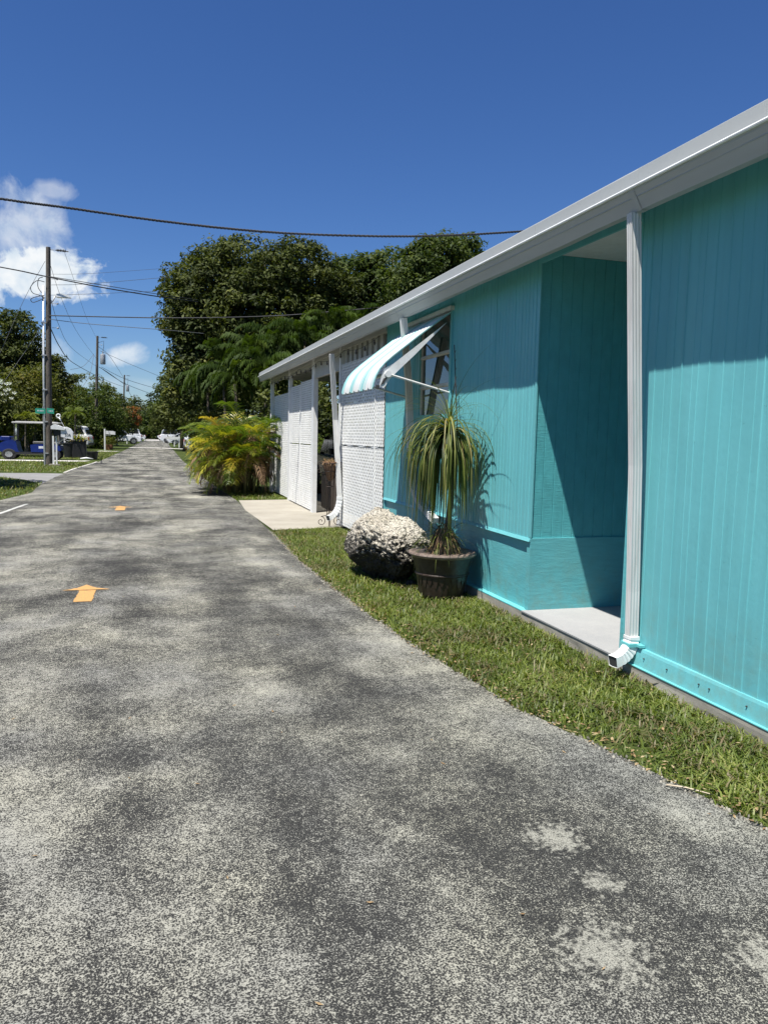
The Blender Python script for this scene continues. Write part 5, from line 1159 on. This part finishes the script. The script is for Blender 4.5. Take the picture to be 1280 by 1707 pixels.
xq = at(132, 722, 47).x; mb = MB(); mb.rbox(xq-.36, xq+.38, 46.7, 47.4, 0, 1.02, .04); part('body', mb, M['black'], bq); mb = MB(); mb.rbox(xq-.40, xq+.42, 46.66, 47.44, .96, 1.03, .03); part('rim', mb, M['black'], bq)
pl_ = thing('bromeliad', 'spiky yellow-green plant growing in the tall square black planter', 'potted plant', (xq, 47, 1.0)); S = []
for i in range(90): S.append(strap((xq+rnd.uniform(-.25, .3), 47+rnd.uniform(-.2, .2), 1.0), rnd.uniform(0, 6.28), rnd.uniform(.4, 1.5), rnd.uniform(.35, .75), rnd.uniform(.5, 1.7), .06, rnd.uniform(.1, 1), 6))
_s = []
for v_, q_, t_ in S: _s.append((v_, q_, t_))
V, Q, T = merge(_s); np_mesh('leaves', V, Q, T, M['leaf_areca'], pl_)
# note: strap() keeps leaves off the house wall only for x > 3.1, harmless here
bin_('trash_tub', 'low black tub lying at the curve of the left kerb', 'tub', 154, 44.5, .24, .30, .40, M['black'])
mb = MB(); pb = at(148, 768, 44); mb.tube([(pb.x-.4, 43.9, .07), (pb.x-.1, 43.85, .10), (pb.x+.25, 43.9, .06)], [.03, .06, .02], 8); tag(part('plastic_bag', mb, M['white'], smooth=True), 'crumpled white bag beside the low black tub at the kerb', 'bag')
def post_box(label, px, Y, h, group='white mailboxes along the street', flip=1, size=1.0):
    p = at(px, 722, Y); r = thing('mailbox', label, 'mailbox', (p.x, Y, 0), group)
    mb = MB(); mb.box(-.055, .055, -.055, .055, 0, h); part('post', mb, M['white'], r, world=False)
    mb = MB(); z = h-.42; pr_ = [(.09*flip, z), (.09*flip + .72*size*flip, z-.04), (.09*flip+.72*size*flip, z+.20), (.09*flip+.5*size*flip, z+.26), (.09*flip, z+.26)]
    mb.prism(pr_ if flip > 0 else pr_[::-1], 'y', -.14, .14); part('box', mb, M['white'], r, world=False)
    mb = MB(); mb.box(.1*flip, .45*flip, -.03, .03, z-.12, z-.05); part('arm', mb, M['white'], r, world=False); return r
post_box('white mailbox on a tall square white post right of the white parked car', 175, 66, 1.72)
for (px, Y, h, fl, lab) in ((196, 84, 1.3, 1, 'white mailbox next in line after the tall white post'), (212, 100, 1.25, 1, 'white mailbox by the pickup on the left'), (299, 82, 1.25, -1, 'nearest white mailbox on the right kerb past the palm clump'), (291, 88, 1.25, -1, 'second white mailbox on the right kerb past the palm clump'), (282, 101, 1.2, -1, 'third white mailbox on the right kerb'), (273, 118, 1.2, -1, 'farthest white mailbox on the right kerb')): post_box(lab, px, Y, h, flip=fl, size=1.1)
mb = MB(); p = at(183, 722, 68); mb.rbox(p.x-.35, p.x+.25, 67.7, 68.3, 0, .42, .03); wb = tag(part('wooden_planter', mb, simple('red_brown_wood', (.17, .07, .035), .8, var=.3)), 'low red-brown wooden planter box in the left verge beyond the tall mailbox post', 'planter')
bush('small_shrub', 'low shrub growing in the red-brown wooden planter', 'shrub', [(p.x-.05, 68, .62, .3, .3, .25)], 700, .12, M['leaf_olive'], per=40)
# ------------------------------------------------------------------ utility poles and wires
cable = simple('black_cable', (.015, .015, .017), .6); thinc = simple('grey_cable', (.10, .105, .11), .6); steel = simple('grey_steel', (.38, .39, .40), .45, metal=.3)
def utility_pole(label, px, Y, ytop, lamp=False, conduit=False, transformer=False, base_px=None):
    t = at(px, ytop, Y); b = at(base_px or px, 722, Y); r = thing('utility_pole', label, 'utility pole', (b.x, Y, 0), 'utility poles along the left side')
    mb = MB(); mb.tube([(b.x, Y, 0), (b.x*.5+t.x*.5, Y, t.z*.5), t], [.155, .125, .095], 14); part('pole', mb, M['polewood'], r, smooth=40)
    mb = MB(); mb.tube([(t.x+.05, Y, t.z-.1), (t.x+.26, Y, t.z-.1)], .016, 6); br = part('insulator_bracket', mb, steel, r)
    mb = MB()
    for k in range(6): mb.lathe([(.03, .0), (.06, .01), (.06, .03), (.03, .045)], 12, (t.x+.34+k*.065, Y, t.z-.1), 'x')
    mb.tube([(t.x+.28, Y, t.z-.1), (t.x+.82, Y, t.z-.12)], .022, 8); part('insulator', mb, M['black'], br)
    for dz in (.9, 1.6, 2.3) if not transformer else (.5, 2.6, 3.2):
        mb = MB(); mb.tube([(t.x+.1, Y-.05, t.z-dz*1.5), (t.x+.34, Y-.05, t.z-dz*1.5)], .012, 6); mb.lathe([(.02, 0), (.045, .02), (.045, .06), (.02, .08)], 10, (t.x+.34, Y-.05, t.z-dz*1.5-.04)); part('spool', mb, steel, r)
    if conduit:
        zt = 1.6 + (718-505)/1282*Y; mb = MB(); x0 = b.x - .125
        mb.tube([(x0-.03, Y-.10, 0), (x0+.0, Y-.10, zt*.5), (x0+.05, Y-.10, zt)], .045, 10); part('conduit', mb, simple('galvanised_conduit', (.62, .63, .63), .4, metal=.3), r, smooth=True)
        mb = MB(); 
        for k in (.5, 1.9, 3.3, 4.8, 6.2): mb.box(x0-.06, x0+.14, Y-.17, Y-.02, k, k+.05)
        part('strap', mb, steel, r)
        for (pts_) in (((75, 470), (62, 468), (52, 478), (55, 488), (66, 492), (75, 497)), ((75, 492), (60, 495), (52, 499), (56, 504), (68, 500), (76, 496)), ((72, 462), (65, 465), (64, 478), (70, 488))):
            mb = MB(); q = [at(x, y, Y-.15) for x, y in pts_]
            out = []
            for i in range(len(q)-1):
                p0, p1, p2, p3 = q[max(i-1, 0)], q[i], q[i+1], q[min(i+2, len(q)-1)]
                for s in range(6):
                    u = s/6; out.append(.5*((2*p1)+(-p0+p2)*u+(2*p0-5*p1+4*p2-p3)*u*u+(-p0+3*p1-3*p2+p3)*u**3))
            out.append(q[-1]); mb.tube(out, .016, 5); part('cable_loop', mb, cable, r)
    if lamp:
        a = at(85, 497, Y); c = at(94, 492.5, Y); e = at(116, 496, Y)
        mb = MB(); mb.tube([(b.x+.1, Y, a.z-.35), (a.x+.1, Y, a.z-.1), (c.x, Y, c.z+.02)], .025, 8); hd = part('lamp_arm', mb, steel, r, smooth=True)
        mb = MB(); mb.prism([(c.x-.03, c.z-.04), (c.x+.02, c.z+.05), (c.x+.25, c.z+.09), (c.x+.52, c.z+.03), (c.x+.62, c.z-.07), (c.x+.05, c.z-.09)], 'y', Y-.13, Y+.13); part('lamp_head', mb, M['white'], hd)
    if transformer:
        mb = MB(); cx0, cz0 = t.x+.42, t.z-2.4; mb.lathe([(.0, 0), (.2, 0), (.22, .04), (.22, .78), (.2, .85), (.05, .90), (.04, 1.1), (.0, 1.12)], 18, (cx0, Y, cz0)); part('transformer', mb, steel, r, smooth=40)
        mb = MB(); mb.tube([(t.x, Y, t.z-.6), (t.x+.5, Y, t.z-.4), (t.x+.5, Y, t.z-.9), (cx0, Y, cz0+1.1)], .018, 6); part('jumper', mb, cable, r)
    return r
P1 = 37.3
utility_pole('nearest wooden utility pole with steel conduit and street lamp arm', 81, P1, 412, lamp=True, conduit=True, base_px=81)
utility_pole('second wooden utility pole with a transformer can', 163, 72, 560, transformer=True, base_px=160)
utility_pole('third utility pole up the street', 208, 121, 625, transformer=True, base_px=205)
utility_pole('fourth utility pole, small and far', 224, 180, 658); utility_pole('farthest utility pole near the red flowering tree', 231, 215, 675)
def wire(label, pts, r=.02, mat=None, n=24, sag=0, twist=False, group='overhead wires'):
    """pts: (px, py, Y) points the cable really passes through"""
    q = [at(*p) for p in pts]; out = []
    for i in range(len(q)-1):
        p0, p1, p2, p3 = q[max(i-1, 0)], q[i], q[i+1], q[min(i+2, len(q)-1)]
        for s in range(n):
            u = s/n; v_ = .5*((2*p1)+(-p0+p2)*u+(2*p0-5*p1+4*p2-p3)*u*u+(-p0+3*p1-3*p2+p3)*u**3)
            if sag: v_ = v_ - Vector((0, 0, sag*4*u*(1-u)))
            out.append(v_)
    out.append(q[-1]); mb = MB()
    if twist:
        fine = []
        for i in range(len(out)-1):
            for k in range(5): fine.append(out[i].lerp(out[i+1], k/5))
        for ph in (0, 2.09, 4.19):
            mb.tube([p + Vector((0, math.cos(i*.36+ph)*r*.9, math.sin(i*.36+ph)*r*.9)) for i, p in enumerate(fine)], r*.62, 5)
    else: mb.tube(out, r*.72, 6)
    o = part('overhead_wire', mb, mat or cable, smooth=True); return tag(o, label, 'wire', group)
wire('thick twisted black service cable crossing the whole sky above the trees', [(-700, 205, 16), (-250, 290, 16), (0, 331, 16), (110, 346, 16), (250, 366, 16), (380, 381, 16), (500, 390, 16), (650, 394, 16), (760, 392, 16), (865, 386, 16), (960, 378, 16.2)], .017, twist=True)
wire('twin black cable from the left edge past the near pole into the big tree', [(-260, 400, 36.6), (0, 445, 36.6), (78, 461, 36.8), (170, 479, 37), (262, 494, 38), (330, 503, 40)], .035)
wire('second strand of the twin cable just above it, right of the near pole', [(84, 461, 37), (170, 475, 37), (262, 490, 38), (330, 500, 40)], .02)
wire('level black cable from the near pole across the front of the big tree', [(80, 526, 37.1), (290, 530, 36), (450, 527, 34), (560, 519, 33), (640, 512, 32)], .032)
wire('thin cable below the level one, from the near pole to the big tree', [(82, 532, 37.1), (150, 540, 37), (275, 550, 37), (340, 556, 38)], .018, thinc)
wire('faint thin wire rising slightly right from the near pole', [(86, 475, 37.2), (150, 473, 38), (280, 462, 41)], .012, thinc)
wire('faint thin wire almost level, behind the street lamp', [(86, 492, 37.2), (150, 490, 38), (270, 485, 42)], .012, thinc)
wire('faint topmost thin wire right of the near pole', [(86, 457, 37.2), (150, 456, 38), (280, 447, 42)], .009, thinc)
wire('steep dark wire from the near pole down to the second pole', [(84, 545, 37.3), (100, 578, 45), (120, 603, 55), (160, 626, 72)], .03)
wire('power line from the top insulator of the near pole to the second pole', [(107, 417, 37.3), (125, 470, 45), (145, 530, 58), (165, 570, 72)], .010, thinc)
wire('thin line from the street lamp height down to the second pole', [(86, 500, 37.3), (98, 540, 43), (120, 580, 53), (163, 612, 72)], .014, thinc)
wire('thin line parting from the pole beside the lamp arm', [(84, 440, 37.3), (104, 500, 43), (130, 555, 55), (163, 600, 72)], .012, thinc)
wire('uppermost line from the second pole to the third', [(165, 578, 72), (185, 596, 88), (208, 632, 121)], .025, thinc)
wire('lower line from the second pole to the third', [(166, 612, 72), (182, 622, 88), (207, 640, 121)], .04)
wire('lowest line from the second pole to the third', [(165, 627, 72), (182, 636, 88), (207, 645, 121)], .03, thinc)
wire('upper line from the third pole sloping right to the trees', [(170, 612, 72), (210, 632, 76), (262, 648, 84)], .025)
wire('middle line sloping right from the second pole to the trees', [(168, 585, 72), (215, 606, 76), (268, 628, 84)], .022, thinc)
wire('dark line below it sloping right from the second pole', [(172, 616, 72), (210, 640, 78), (262, 660, 90)], .028)
wire('line from the third pole to the fourth', [(208, 636, 121), (216, 654, 150), (224, 668, 180)], .04, thinc)
wire('line from the fourth pole to the farthest', [(224, 666, 180), (228, 674, 200), (231, 681, 215)], .04, thinc)
wire('left guy wire slanting down from the near pole behind the dark tree', [(76, 435, 37.4), (42, 497, 37.4), (0, 590, 37.4), (-30, 650, 37.4)], .012, thinc)
wire('second guy wire slanting down left of the near pole', [(77, 528, 37.4), (60, 560, 37.4), (30, 604, 37.4), (5, 640, 37.4)], .014, thinc)
wire('short line hung between the second pole and the left trees', [(157, 590, 72), (140, 610, 70), (118, 616, 66)], .02, thinc)
wire('thin sagging line left of the second pole', [(157, 592, 72), (150, 625, 71), (138, 645, 70)], .02, thinc)
